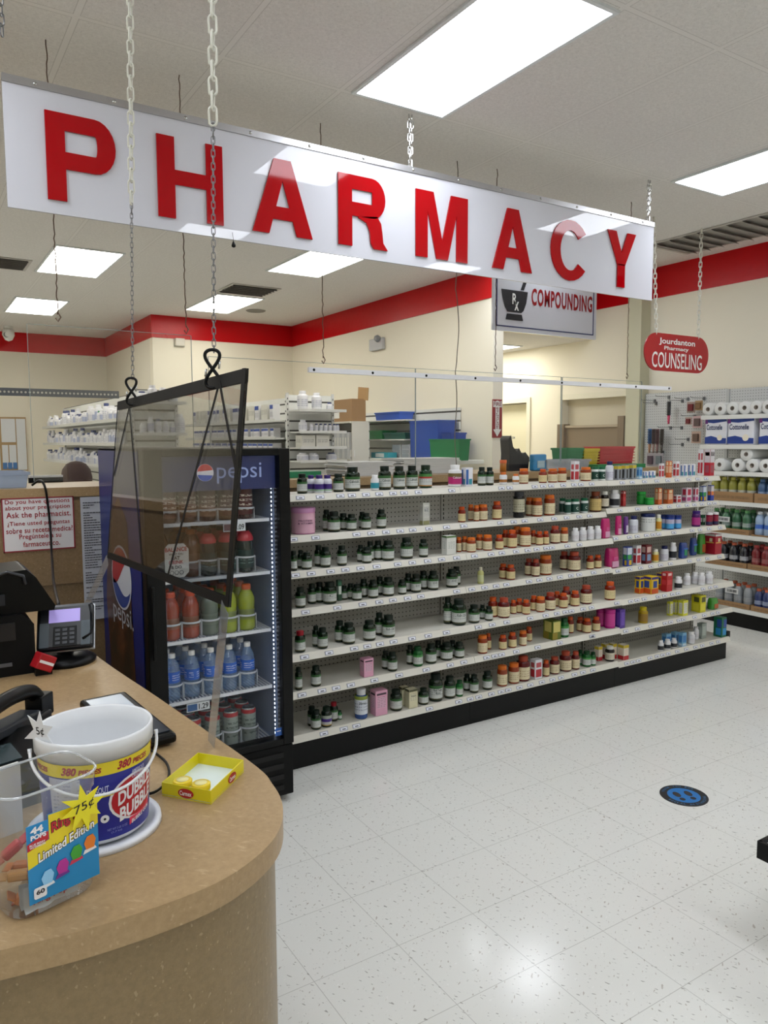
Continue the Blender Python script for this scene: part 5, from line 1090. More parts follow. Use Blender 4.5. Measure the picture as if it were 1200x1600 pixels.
# ------------------------------------------------------------------ hanging acrylic shield over the counter
Q = [Vector((.55, 2.36, 1.74)), Vector((.55, 1.35, 1.757)), Vector((.512, 1.37, 1.302)), Vector((.512, 2.40, 1.265))]   # TL TR BR BL
sh = thing('acrylic_shield', 'tilted clear counter shield edged with black tape, hanging on hooks', 'screen', (.53, 1.85, 1.28))
nn = (Q[1]-Q[0]).cross(Q[3]-Q[0]).normalized()
if nn.x > 0: nn = -nn
def slab(mb, P, t, off=0, m=0):
    P = [p+nn*off for p in P]; R_ = [p+nn*t for p in P]; n = len(P); mb.add(P+R_, [tuple(range(n)), tuple(range(n, 2*n))[::-1]]+[(i, (i+1) % n, n+(i+1) % n, n+i) for i in range(n)], m); return mb
slab(MB(), Q, -.004).build('pane', M['shield'], sh)
def tape(a, b, w1, nm, off=.0006, side=None, t=.0006, m='black'):
    d = (b-a).normalized(); s_ = nn.cross(d).normalized()*w1
    if side is not None and s_.dot(side) < 0: s_ = -s_
    mb = MB(); slab(mb, [a, b, b+s_, a+s_], t, off)
    if nm == 'edge_tape': slab(mb, [a, b, b+s_, a+s_], -t, -.0046)
    return mb.build(nm, mat('0e0e0f', .6, spec=.2) if m == 'black' else m, sh)
dn = Vector((0, 0, -1)); upv = Vector((0, 0, 1))
tape(Q[0], Q[1], .026, 'edge_tape', side=dn); tape(Q[1], Q[2], .018, 'edge_tape', side=Vector((0, 1, 0))); tape(Q[3], Q[2], .019, 'edge_tape', side=upv); tape(Q[0], Q[3], .006, 'edge_tape', side=Vector((0, -1, 0)))
def onQ(px, py):   # point of the tilted pane
    d = ray(px, py); o = Vector((0, 0, CH)); t = (Q[0]-o).dot(nn)/d.dot(nn); return o+d*t
for a, b in (((203, 632), (178, 742)), ((202, 632), (223, 893)), ((342, 600), (261, 903)), ((343, 600), (375, 772))): tape(onQ(*a), onQ(*b), .010, 'tape_strip', .0014)
sm = m_glass('clear_strip', (.8, .82, .84), 1.5, .15, .03, ('b9bcc0', .22))
def strip(p0_, p1_, w_): 
    d = (p1_-p0_).normalized(); s_ = nn.cross(d).normalized()*w_; m_ = MB(); slab(m_, [p0_, p1_, p1_+s_, p0_+s_], .001, .002); m_.build('clear_strip', sm, sh)
strip(Q[2]+Vector((0, .03, .01)), Vector((.545, 1.60, ZC+.002)), .045); strip(Q[3]+Vector((0, .0, .01)), Vector((.47, 2.62, 1.06)), .04)
def carabiner(c, s_, label):
    c = c-Vector((.006, .006, 0)); t = thing('carabiner_hook', label, 'hook', c+Vector((0, 0, -.5*s_)), 'carabiner hooks holding the counter shield'); T = frame(c, (.80, -.60, 0), (0, 0, 1)); mb = MB()
    n = 30; pts = []
    for i in range(n): q = 2*math.pi*i/n; pts.append(T @ Vector((.26*s_*math.sin(2*q)*.75, .5*s_*math.cos(q), .0)))
    top_ = [T @ Vector((.2*s_*math.cos(q), .27*s_+.23*s_*math.sin(q), 0)) for q in [math.pi*1.25-math.pi*1.5*i/14 for i in range(15)]]
    bot_ = [T @ Vector((.2*s_*math.cos(q), -.27*s_+.23*s_*math.sin(q), 0)) for q in [math.pi*.25-math.pi*1.5*i/14 for i in range(15)]]
    q8 = [T @ Vector((.40*s_*math.sin(q)*math.cos(q), .5*s_*math.cos(q), .0)) for q in [2*math.pi*i/40 for i in range(40)]]; mb.tube(q8, .0036, 8, closed=True); mb.build('body', M['black'], t)
    MB().tube([T @ Vector((.2*s_, .2*s_, 0)), T @ Vector((.17*s_, 0, 0))], .0022, 6).tube([T @ Vector((-.2*s_, -.2*s_, 0)), T @ Vector((-.17*s_, 0, 0))], .0022, 6).build('gate', M['steel'], t)
h1, h2 = onQ(208, 612), onQ(335, 577)
carabiner(h1, .075, 'black double hook on the far end of the counter shield'); carabiner(h2, .078, 'black double hook on the near end of the counter shield')
for hk, (pxm, pym), (pxt, pyt), nm in ((h1, (213, 310), (217, 5), 'left'), (h2, (340, 186), (340, 5), 'right')):
    top = hk+Vector((0, 0, .035)); mid = onX(pxm, pym, hk.x); mid.y = hk.y+(mid.y-hk.y)*.5; mid.x = hk.x+.0; zt_ = CZ
    d = (mid-top); ct_ = top+d*((CZ-top.z)/d.z)
    chain(ct_, mid, .036, .016, .0026, pl, 'white plastic chain above the %s thin chain of the counter shield' % nm)
    hk2 = MB().tube([mid+Vector((0, 0, .02)), mid+Vector((.008, 0, .0)), mid+Vector((-.006, 0, -.015)), mid+Vector((0, 0, -.03))], .0022, 6)
    chain(mid+Vector((0, 0, -.0)), top, .016, .0075, .0010, mat('7c7c7e', .35, .8), 'thin metal chain holding the %s hook of the counter shield' % ('far' if nm == 'left' else 'near'))

# ------------------------------------------------------------------ floor decal, side rack
fd = thing('floor_decal', 'round blue and black footprint sticker on the floor', 'sticker', (2.93, 2.075, 0))
MB().lathe([(0, .0012), (.105, .0012), (.105, 0)], (2.93, 2.075, .0002), 48, sm=False).build('disc', mat('16181c', .4), fd)
MB().lathe([(0, .0016), (.072, .0016), (.072, .001)], (2.93, 2.075, .0002), 48, sm=False).build('blue_centre', mat('1a6fb4', .4), fd)
RT = Matrix.Translation((2.93, 2.075, .0021)) @ Matrix.Rotation(-YAW+.15, 4, 'Z'); f_ = MB()
for sx in (-1, 1): f_.prism(ell(sx*.028, .012, .016, .026, 16), RT, .0003); f_.prism(ell(sx*.026, -.034, .013, .014, 14), RT, .0003)
f_.build('footprints', mat('2a2426', .5), fd)
t_ = MB()
def ringtext(s, a_mid, span, flip):
    n = len(s)
    for i, chh in enumerate(s):
        if chh == ' ': continue
        a = a_mid+(span/2-span*i/(n-1))*(1 if not flip else -1); T = RT @ Matrix.Rotation(a-math.pi/2, 4, 'Z') @ Matrix.Translation((-.005, .083, 0))
        if flip: T = RT @ Matrix.Rotation(a-math.pi/2, 4, 'Z') @ Matrix.Translation((.005, .094, 0)) @ Matrix.Rotation(math.pi, 4, 'Z')
        text(t_, chh, T, .009 if chh != 'I' else .003, .012, bold=.01)
ringtext('THANK YOU FOR', math.pi/2, 1.9, False); ringtext('SOCIAL DISTANCING', -math.pi/2, 2.5, True); t_.build('lettering', mat('4d86b8', .5), fd)
rk = thing('display_rack', 'chrome rack with black shelf corner at the right edge', 'rack', (3.05, 1.75, 0))
c0 = onZ(1192, 1320, .34); mb = MB()
MB().box(c0.x, c0.x+.5, c0.y-.5, c0.y, .31, .34).build('shelf_tray', mat('c8ccd0', .3, .5), rk)
MB().box(c0.x-.008, c0.x+.5, c0.y, c0.y+.012, .295, .352).box(c0.x-.012, c0.x, c0.y-.5, c0.y+.012, .295, .352).build('shelf_edge', M['black'], rk)
MB().tube([(c0.x+.03, c0.y-.03, 0), (c0.x+.03, c0.y-.03, .9)], .011, 10).tube([(c0.x+.45, c0.y-.03, 0), (c0.x+.45, c0.y-.03, .9)], .011, 10).tube([(c0.x+.45, c0.y-.45, 0), (c0.x+.45, c0.y-.45, .9)], .011, 10).tube([(c0.x+.03, c0.y-.45, 0), (c0.x+.03, c0.y-.45, .9)], .011, 10).build('post', M['chrome'], rk)
MB().obox(Matrix.Translation((c0.x+.03, c0.y-.03, .52)) @ Matrix.Rotation(.5, 4, 'Y'), .035, .02, .05).build('clip', mat('8f9294', .4), rk)

# ------------------------------------------------------------------ right-hand wall shelving
RX = 6.02; GY0, GY1 = 3.0, 4.22
def zat(px, py): return onX(px, py, RX).z
RZ = [zat(1150, 648), zat(1150, 695), zat(1150, 737), zat(1150, 784), zat(1150, 835), zat(1150, 887), zat(1150, 950)]
print('right shelves', [round(v, 3) for v in RZ])
wb = thing('wall_gondola', 'white wall shelving by the right wall holding paper rolls and drinks', 'shelving', (6.2, 3.6, 0))
box(6.385, 6.40, GY0, GY1, .1, 2.08).build('peg_panel', M['pegr'], wb)
box(6.375, 6.386, GY1-.03, GY1, .1, 2.08).build('upright', mat('b9bcbc', .4), wb)
box(RX+.03, 6.40, GY0, GY1, 0, RZ[6]-.03).build('base', M['kick'], wb)
for k, z in enumerate(RZ):
    MB().box(RX, 6.375, GY0, GY1-.002, z-.02, z-.001).box(RX-.008, RX, GY0, GY1-.002, z-.035, z+.001).build('shelf', mat('dfe0dc', .35), wb)
wp = thing('pegboard_panel', 'grey-white pegboard with hooks of brushes and hair accessories', 'pegboard', (6.39, 4.7, .5))
box(6.385, 6.40, GY1+.005, 5.12, .12, 2.085).build('panel', M['pegr'], wp)
box(6.2, 6.40, GY1+.005, 5.12, 0, .12).build('kick', M['kick'], wp)
HK = [(1045, 620), (1066, 626), (1023, 626), (1025, 630), (1075, 623), (1085, 650), (1065, 668), (1048, 668), (1066, 694), (1100, 622), (1070, 735), (1036, 706), (1075, 686)]
for px, py in HK:
    hk = MB(); p = onX(px, py, 6.38); hk.tube([p, p+Vector((-.19, 0, .0)), p+Vector((-.20, 0, .012))], .0025, 5); hk.box(p.x-.004, p.x+.004, p.y-.012, p.y+.012, p.z-.02, p.z+.012)
    hk.build('hook', mat('6d7074', .35, .6), wp)
def carded(px, py, ww, hh, c1, c2, label, name, cat):
    p = onX(px, py, 6.30); t = thing(name, label, cat, p, None)
    box(p.x, p.x+.003, p.y-ww/2, p.y+ww/2, p.z-hh, p.z).build('card', mat(c1, .5), t)
    box(p.x-.018, p.x, p.y-ww*.3, p.y+ww*.3, p.z-hh*.85, p.z-hh*.2).build('blister', mat(c2, .3), t, bevel=.004); return t, p
for px, py, ww, hh, c1, c2, lb, nm in ((1080, 628, .09, .10, 'a08a80', '6a1c24', 'upper hair accessory card with dark red piece, left of the paper rolls', 'hair_accessory_card'), (1092, 626, .08, .09, 'a88a62', '7a5a3a', 'tan hair accessory card beside the top paper roll', 'hair_accessory_card'),
        (1076, 652, .07, .07, 'b49a90', '6a1c24', 'middle hair accessory card with dark red piece', 'hair_accessory_card'), (1090, 650, .10, .11, 'c8a8a8', '5a4a48', 'pink-grey hair accessory card left of the tissue packs', 'hair_accessory_card'), (1088, 674, .10, .11, 'c0a494', '6a5448', 'lowest hair accessory card of dark beads, by the tissue packs', 'hair_accessory_card')):
    carded(px, py, ww, hh, c1, c2, lb, nm, 'hair accessory')
def brush(px, py, L, c1, c2, label):
    p = onX(px, py, 6.30); t = thing('hair_brush', label, 'brush', p); y, z = p.y, p.z
    MB().box(p.x, p.x+.012, y-.02, y+.02, z-L*.62, z).build('head', mat(c2, .5), t, bevel=.004)
    s_ = MB()
    for i in range(9): s_.box(p.x-.02, p.x, y-.015, y+.015, z-L*.58+i*L*.065, z-L*.58+i*L*.065+.004)
    s_.build('bristles', mat('2c2c30', .6), t)
    MB().tube([(p.x+.006, y, z-L*.62), (p.x+.006, y, z-L)], [.014, .009], 8).build('handle', mat(c1, .35), t)
brush(1045, 627, .22, 'd0486c', '55565c', 'grey-bristled brush with pink handle on the pegboard')
for px, c1, c2, lb in ((1015, 'a87a5a', '2f6ab0', 'blue-backed hair brush at the left of the brush row'), (1021, '9a8078', '6a5a60', 'grey-brown hair brush second in the brush row'), (1027, '8a6a68', '7a5a60', 'dark pink hair brush third in the brush row'), (1034, '4a4440', '55504c', 'dark hair brush at the right of the brush row')):
    brush(px, 670, .24, c1, c2, lb)
for px, c, lb in ((1017, '4a3a48', 'dark comb pack below the brush row, left one'), (1030, '6a7478', 'grey comb pack below the brush row, right one')): carded(px, 708, .10, .13, '9a9498', c, lb, 'comb_pack', 'comb')
# paper rolls
def roll(y, z, label, L=.28, r=.056, x=RX+.01):
    t = thing('paper_towel_roll', label, 'paper roll', (x, y, z), 'loose paper towel rolls'); c = (x, y, z+r)
    MB().lathe([(.019, 0), (r-.003, 0), (r, .004), (r, L-.004), (r-.003, L), (.019, L)], c, 26, axis='x').build('paper', mat('dedfdd', .8), t)
    MB().lathe([(.0195, -.001), (.0195, L), (.016, L), (.016, -.001), (.0195, -.001)], c, 14, axis='x').build('core', mat('8f857a', .8), t)
for i, px in enumerate((1105, 1124, 1143, 1162, 1180, 1198)): roll(onX(px, 640, RX).y, RZ[0], ORD[i]+' paper towel roll from the left on the top wall shelf')
ys = [onX(px, 724, RX).y for px in (1123, 1151, 1174, 1195)]
for i, y in enumerate(ys): roll(y, RZ[2], ORD[i]+' paper towel roll from the left on the third wall shelf')
roll((ys[1]+ys[2])/2-.01, RZ[2]+.094, 'single paper towel roll lying on top of two others on the third wall shelf')
for i, (a, b) in enumerate(((1100, 1133), (1135, 1176), (1184, 1225))):
    y1, y0 = onX(a, 690, RX).y, onX(b, 690, RX).y; z = RZ[1]; t = thing('tissue_pack', ['leftmost', 'middle', 'rightmost visible'][i]+' blue and white pack of toilet tissue on the second wall shelf', 'tissue pack', (RX+.1, (y0+y1)/2, z), 'toilet tissue packs'); h = .235
    pk = box(RX+.012, RX+.2, y0, y1, z, z+h).build('wrapper', mat('dcdde4', .3), t, bevel=.012); W = y1-y0; F = FX(RX+.0105, y1, z)
    MB().prism([(0, .01), (W, .01), (W, h*.24), (W*.6, h*.26), (W*.3, h*.33), (0, h*.28)], F, .0006).build('blue_band', mat('1c3c8c', .35), pk)
    MB().prism([(0, h*.84), (W*.4, h*.80), (W, h*.86), (W, h*.96), (0, h*.96)], F, .0006).build('blue_band', mat('1c3c8c', .35), pk)
    MB().prism(ell(W*.70, h*.26, W*.12, W*.12), F @ Matrix.Translation((0, 0, .0008)), .0005).build('round_seal', mat('e4dccc', .4), pk)
    MB().prism([(0, h*.78), (W*.13, h*.78), (W*.10, h*.98), (0, h*.98)], F @ Matrix.Translation((0, 0, .0008)), .0005).build('purple_flash', mat('6a2a7a', .4), pk)
    t_ = MB(); text(t_, 'Cottonelle', F @ Matrix.Translation((W*.07, h*.55, .0006)), W*.74, h*.2, bold=.02); t_.build('lettering', mat('1c2c5c', .4), pk)
# drink cases
def tray(y0, y1, z, h, label):
    t = thing('cardboard_tray', label, 'tray', (RX+.15, (y0+y1)/2, z)); x0, x1 = RX+.012, RX+.26; m_ = .004
    MB().box(x0, x0+m_, y0, y1, z, z+h).box(x1-m_, x1, y0, y1, z, z+h).box(x0+m_, x1-m_, y0, y0+m_, z, z+h).box(x0+m_, x1-m_, y1-m_, y1, z, z+h).box(x0+m_, x1-m_, y0+m_, y1-m_, z, z+.003).build('tray', M['card'], t)
    MB().box(x0-.0006, x0, y0+.03, y1-.03, z+h*.3, z+h*.6).build('printed_stripe', m_print('8f6f4c', '5a4430', -9, 9, 500, amt=.7, xs=40), t)
def bank(z, px0, px1, n, body, cap, lab, desc, shn, h=1.0, tr=.045, grp=None):
    y1, y0 = onX(px0, 800, RX+.04).y, onX(px1, 800, RX+.04).y; w_ = (y1-y0)/n; s_ = min(1.0, w_/.078)
    tray(y0-.002, y1+.002, z+.001, tr, 'brown cardboard tray of '+desc+'s on the '+shn)
    pt = drink('drink_bottle', '', 'bottle', desc+'s on the '+shn, gb, mat(body, .15, coat=.4), [(0, .203), (.019, .203), (.021, .198), (.021, .18)], mat(cap, .4), [(.0387, .06), (.0362, .075), (.0366, .095)], m_print(lab, '303034', .06, .1, 300, amt=.3, xs=30))
    k = 0
    for r in range(2):
        for i in range(n): place(pt, RX+.062+r*.085, y1-w_*(i+.5), z+.005, ORD[i]+' '+desc+' from left, '+('front row' if r == 0 else 'back row')+', '+shn, math.pi/2, s_)
W4, W5, W6, W7 = ['%s wall shelf down' % s_ for s_ in ('fourth', 'fifth', 'sixth')]+['lowest wall shelf']
bank(RZ[3], 1108, 1178, 5, '8d8c3a', 'b8b048', 'b9b9a8', 'yellow-green drink bottle', W4, tr=.08)
bank(RZ[3], 1181, 1222, 3, '3c5a80', '4a6a90', '8098b8', 'blue drink bottle', W4, tr=.08)
bank(RZ[4], 1110, 1174, 4, '3c6a4c', '5a9a5c', '98a8a0', 'green drink bottle', W5)
bank(RZ[4], 1179, 1222, 3, '9ab0cc', 'dfe4ea', '3c6ac0', 'water bottle', W5, tr=.012)
bank(RZ[5], 1108, 1172, 4, '23252c', 'b85a3a', 'a8aab0', 'dark drink bottle with orange cap', W6)
bank(RZ[5], 1175, 1222, 3, '7a2028', 'b03a38', '9a5a58', 'red drink bottle', W6)
bank(RZ[6], 1120, 1180, 4, '8d9296', 'b85a3a', '9a9ca0', 'clear grey drink bottle', W7)
bank(RZ[6], 1183, 1222, 3, '27386a', 'b85a3a', '8a94b0', 'navy drink bottle', W7)
for px, py, lv in ((1130, 811, 4), (1143, 923, 6)):
    p = onX(px, py, RX-.02); t = thing('shelf_sign', 'small white bar code card in front of the '+('green' if lv == 4 else 'clear grey')+' drink bottles', 'sign', p)
    box(p.x, p.x+.003, p.y-.06, p.y+.06, p.z-.022, p.z+.022).build('card', mat('d0d2d2', .5), t); b_ = MB(); rs = random.Random(5)
    for i in range(16): b_.box(p.x-.001, p.x, p.y-.045+i*.0056, p.y-.045+i*.0056+rs.uniform(.001, .004), p.z-.012, p.z+.012)
    b_.build('bar_code', mat('4a4c50', .6), t)

# ------------------------------------------------------------------ nook behind: brown panel, bins
bp_ = thing('room_divider', 'brown panelled divider with taller end posts in the nook', 'partition', (6.35, 5.8, 0))
y1, y0 = onX(884, 700, 6.33).y, 5.34
box(6.33, 6.36, y0, y1, 0, 1.76).build('panel', mat('8a7862', .5), bp_); box(6.31, 6.37, y0, y1, 1.76, 1.785).build('cap_rail', mat('b8a890', .5), bp_)
box(6.29, 6.39, y1, y1+.10, 0, 1.80).build('post', mat('7f6d58', .5), bp_); box(6.29, 6.39, y0-.03, y0+.05, 0, 1.87).build('post', mat('7f6d58', .5), bp_)
def bin_(x0, x1, y0, y1, z0, h, c, label, name='plastic_bin', cat='bin', taper=.012, slats=0, m=None):
    t = thing(name, label, cat, ((x0+x1)/2, (y0+y1)/2, z0)); m_ = m or mat(c, .35); k = .004; mb = MB()
    o = [(x0+taper, y0+taper), (x1-taper, y0+taper), (x1-taper, y1-taper), (x0+taper, y1-taper)]; O = [(x0, y0), (x1, y0), (x1, y1), (x0, y1)]
    I = [(x0+k, y0+k), (x1-k, y0+k), (x1-k, y1-k), (x0+k, y1-k)]; i_ = [(a+k*(1 if q in (0, 3) else -1), b+k*(1 if q < 2 else -1)) for q, (a, b) in enumerate(o)]
    vs = [(*p, z0) for p in o]+[(*p, z0+h) for p in O]+[(*p, z0+h) for p in I]+[(*p, z0+.004) for p in i_]
    mb.add(vs, [(3, 2, 1, 0)]+[(a+i, a+(i+1) % 4, a+4+(i+1) % 4, a+4+i) for a in (0, 4, 8) for i in range(4)]+[(12, 13, 14, 15)]); mb.build('body', m_, t)
    rm = MB(); rm.box(x0-.006, x1+.006, y0-.006, y0, z0+h-.015, z0+h).box(x0-.006, x1+.006, y1, y1+.006, z0+h-.015, z0+h).box(x0-.006, x0, y0, y1, z0+h-.015, z0+h).box(x1, x1+.006, y0, y1, z0+h-.015, z0+h); rm.build('rim', m_, t)
    for i in range(slats):
        if i == 0: sm_ = MB()
        zz = z0+h*(i+1)/(slats+1); sm_.box(x0-.004, x1+.004, y0-.004, y0-.0005, zz-.003, zz+.003)
    if slats: sm_.build('ribs', m_, t)
    return t
Lt = LZ+.001
def xs(px, Y, py=740): return onY(px, py, Y).x
for a, b, c, y_, pt_, lb in ((885, 911, '1f7a4c', 4.08, 700, 'green stacked bin on the ledge beside the yellow one'), (912, 935, 'd0b82a', 4.08, 701, 'yellow stacked bin between the green and red ones'), (937, 990, 'c0303c', 4.08, 698, 'wide red ribbed bin on the ledge')):
    bin_(xs(a, y_), xs(b, y_), y_, y_+.16, Lt, onY(a, pt_, y_).z-Lt, c, lb, slats=6)
gl_ = thing('folder', 'flat green folder lying at the front of the ledge below the red bin', 'folder', (xs(950, 3.95), 3.95, Lt)); box(xs(925, 3.9), xs(1000, 3.9), 3.85, 4.0, Lt, Lt+.03).build('cover', mat('1f7a44', .4), gl_)
bin_(xs(855, 3.86), xs(922, 3.86), 3.86, 4.04, Lt, onY(890, 718, 3.86).z-Lt, 'c8ccd0', 'clear plastic tub on the ledge behind the orange bottles', m=m_glass('clear_bin', (.85, .87, .9), 1.4, .1, .04, ('c8ccd2', .3)))
bg = thing('black_bag', 'crumpled black bag with a pointed handle on the ledge', 'bag', (xs(812, 3.95), 3.95, Lt)); p = onY(815, 735, 3.95)
MB().prism([(-.09, 0), (.09, 0), (.10, .09), (.06, .13), (.03, .115), (.0, .16), (-.02, .13), (-.055, .17), (-.075, .25), (-.095, .22), (-.085, .12)], frame((p.x, 3.99, Lt), (1, 0, 0), (0, 0, 1)) @ Matrix.Translation((0, 0, -.08)), .09).build('sack', mat('17161a', .5), bg, bevel=.012)
b2 = thing('blue_packet', 'light blue packet beside the black bag on the ledge', 'packet', (xs(841, 3.9), 3.9, Lt)); box(xs(831, 3.9), xs(851, 3.9), 3.88, 3.93, Lt, Lt+.115).build('wrapper', mat('3c8cc0', .3), b2, bevel=.01); box(xs(836, 3.9), xs(847, 3.9), 3.875, 3.879, Lt+.02, Lt+.07).build('label', mat('a8c0c8', .5), b2)
sb2 = thing('small_bottle', 'amber pill bottle with orange cap standing on the ledge by the arrow sign', 'bottle', (xs(786, 3.9), 3.9, Lt)); MB().lathe([(0, 0), (.022, 0), (.022, .055), (.018, .06)], (xs(786, 3.9), 3.9, Lt), 14).build('body', mat('b8742c', .3), sb2); MB().lathe([(.024, .058), (.024, .08), (0, .08)], (xs(786, 3.9), 3.9, Lt), 14).build('cap', mat('d8601c', .4), sb2)
# paper stacks on the ledge
def stack(px0, px1, Y0_, Y1_, h, label, n=14, seed=2):
    rs = random.Random(seed); x0, x1 = xs(px0, Y0_), xs(px1, Y0_); t = thing('paper_stack', label, 'papers', ((x0+x1)/2, (Y0_+Y1_)/2, Lt)); mb = MB()
    for i in range(n): a = rs.uniform(-.03, .03); mb.obox(Matrix.Translation(((x0+x1)/2+rs.uniform(-.015, .015), (Y0_+Y1_)/2, Lt+h*(i+.5)/n)) @ Matrix.Rotation(a, 4, 'Z'), x1-x0-.03, Y1_-Y0_-.03, h/n*.8)
    mb.build('sheets', mat('d4d4d2', .7), t)
stack(540, 622, 3.92, 4.22, .085, 'long pile of white papers on the ledge behind the green bottles, left pile'); stack(628, 722, 3.95, 4.24, .10, 'long pile of white papers on the ledge, right pile', seed=8)
tr_ = thing('green_tray', 'flat green tray with white bottles on the ledge beside the cooler', 'tray', (xs(484, 4.0), 4.0, Lt)); box(xs(452, 3.98), xs(502, 3.98), 3.98, 4.2, Lt, Lt+.035).build('tray', mat('1f7a52', .4), tr_)
# left end of the ledge
bin_(xs(-20, 3.86, 760), xs(46, 3.86, 760), 3.86, 4.1, Lt, .075, 'c8ccd4', 'clear plastic bin at the left end of the ledge', m=m_glass('clear_bin2', (.8, .85, .92), 1.4, .1, .04, ('b9c4d4', .35)))
mo = thing('monitor', 'black flat monitor lying low behind the ledge with pale top edge', 'monitor', (xs(72, 4.25), 4.25, 1.2)); a, b = onY(46, 762, 4.36), onY(99, 762, 4.36)
box(a.x, b.x, 4.36, 4.39, 1.16, onY(70, 746, 4.36).z).build('screen', M['blackm'], mo); box(a.x, b.x, 4.355, 4.395, onY(70, 746, 4.36).z, onY(70, 744, 4.36).z+.004).build('top_edge', mat('b8b8b8', .4), mo)
MB().box((a.x+b.x)/2-.03, (a.x+b.x)/2+.03, 4.39, 4.41, .8, 1.3).box((a.x+b.x)/2-.12, (a.x+b.x)/2+.12, 4.33, 4.55, .75, .77).build('stand', M['black'], mo)
dk = thing('work_desk', 'low work desk behind the ledge under the monitor', 'desk', (.7, 4.6, 0)); box(-.6, 1.9, 4.33, 4.95, .72, .75).build('desktop', M['tan'], dk)
for x in (-.55, 1.85): box(x-.02, x+.02, 4.35, 4.93, 0, .72).build('leg_panel', M['tan2'], dk)

# ------------------------------------------------------------------ person seated at the desk (only the hair shows)
px_, py_ = .93, 5.25
pe = thing('person', 'person with short brown hair sitting low behind the ledge, head just visible', 'person', (px_, py_, 0))
def skin(name, V, E, R, m, par, root=0):
    me = bpy.data.meshes.new(name); off = worldpos(par); me.from_pydata([Vector(v)-off for v in V], E, []); o = bpy.data.objects.new(name, me); COL.objects.link(o); o.parent = par
    o.modifiers.new('skin', 'SKIN'); sv = me.skin_vertices[0].data
    for i, r in enumerate(R): sv[i].radius = (r, r) if not isinstance(r, tuple) else r; sv[i].use_root = (i == root)
    s_ = o.modifiers.new('sub', 'SUBSURF'); s_.levels = s_.render_levels = 2; me.materials.append(m); return o
hz = 1.30
V = [(px_, py_, .60), (px_, py_-.01, .80), (px_, py_-.03, 1.00), (px_, py_-.05, 1.12), (px_, py_-.07, 1.20), (px_, py_-.10, 1.30), (px_, py_-.10, 1.42),
     (px_-.17, py_-.04, 1.06), (px_-.24, py_-.08, .86), (px_-.16, py_-.30, .80), (px_+.17, py_-.04, 1.06), (px_+.24, py_-.08, .86), (px_+.16, py_-.30, .80),
     (px_-.10, py_-.10, .58), (px_-.12, py_-.42, .56), (px_-.12, py_-.42, .10), (px_+.10, py_-.10, .58), (px_+.12, py_-.42, .56), (px_+.12, py_-.42, .10)]
E_ = [(0, 1), (1, 2), (2, 3), (3, 4), (4, 5), (5, 6), (3, 7), (7, 8), (8, 9), (3, 10), (10, 11), (11, 12), (0, 13), (13, 14), (14, 15), (0, 16), (16, 17), (17, 18)]
skin('body', V, E_, [.15, .14, .15, .12, .055, .075, .085, .06, .045, .03, .06, .045, .03, .09, .07, .045, .09, .07, .045], mat('c08c70', .5), pe)
hb = MB()
for i in range(11):
    pass
prof = [(.0, .105), (.03, .10), (.06, .085), (.085, .05), (.095, 0), (.092, -.05), (.078, -.09)]
hb.lathe(prof[::-1], (px_, py_-.085, 1.395), 24); ho = hb.build('hair', mat('4d382c', .75), pe)
gm = MB().lathe([(.19, 0), (.18, .2), (.17, .38), (.10, .48), (.06, .52)], (px_, py_-.03, .62), 20); gm.build('shirt', mat('8a98a8', .8), pe)
stl = thing('stool', 'padded stool under the seated person behind the desk', 'stool', (px_, py_, 0)); MB().lathe([(0, 0), (.18, 0), (.19, .03), (.18, .06), (0, .06)], (px_, py_, .41), 22).build('seat', M['black'], stl); MB().lathe([(.03, 0), (.03, .41)], (px_, py_, 0), 12).lathe([(.22, 0), (.2, .03), (0, .04)], (px_, py_, 0), 20).build('pedestal', M['chrome'], stl)

# ------------------------------------------------------------------ pharmacy shelving islands
def pharm_bottle(label, grp, bodyc='e0e0e4', capc='e6e6ea', labc=None):
    t = thing('stock_bottle', label, 'bottle', (0, 0, 0), grp); lathe_obj('body', [(0, 0), (.95, 0), (1, .03), (1, .70), (.9, .78), (.6, .84)], mat(bodyc, .4), t, 12); lathe_obj('cap', [(.66, .83), (.66, .99), (.6, 1), (0, 1)], mat(capc, .4), t, 10)
    lathe_obj('label', [(1.02, .15), (1.02, .6)], labc or m_print('dcdce0', '5a6a9a', .2, .55, 40), t, 12); return t
SB = [pharm_bottle('', ''), pharm_bottle('', '', capc='3a4678'), pharm_bottle('', '', labc=mat('a8b0cc', .5)), pharm_bottle('', '', capc='1f7a4c')]
SBX = box_kind('stock_box', 'dcdcde', [(-1, 1, .7, .95, '2a4a9c'), (-.8, .8, .2, .55, m_print('d8d8dc', '3a3a44', .2, .55, 50, xs=3))], '')[0]('', '')
SBY = box_kind('stock_box', 'd8d6cc', [(-.8, .8, .35, .7, m_print('d8d6cc', '4a4a4a', .3, .7, 50, xs=3))], '')[0]('', '')
usedS = set()
def stock(pt, x, y, z, sx, h, label, grp, rz=0):
    o = pt if pt.name not in usedS else copy_tree(pt); usedS.add(pt.name); o.location = (x, y, z+.001); o.scale = (sx, sx, h); o.rotation_euler.z = rz; o['label'] = label; o['group'] = grp
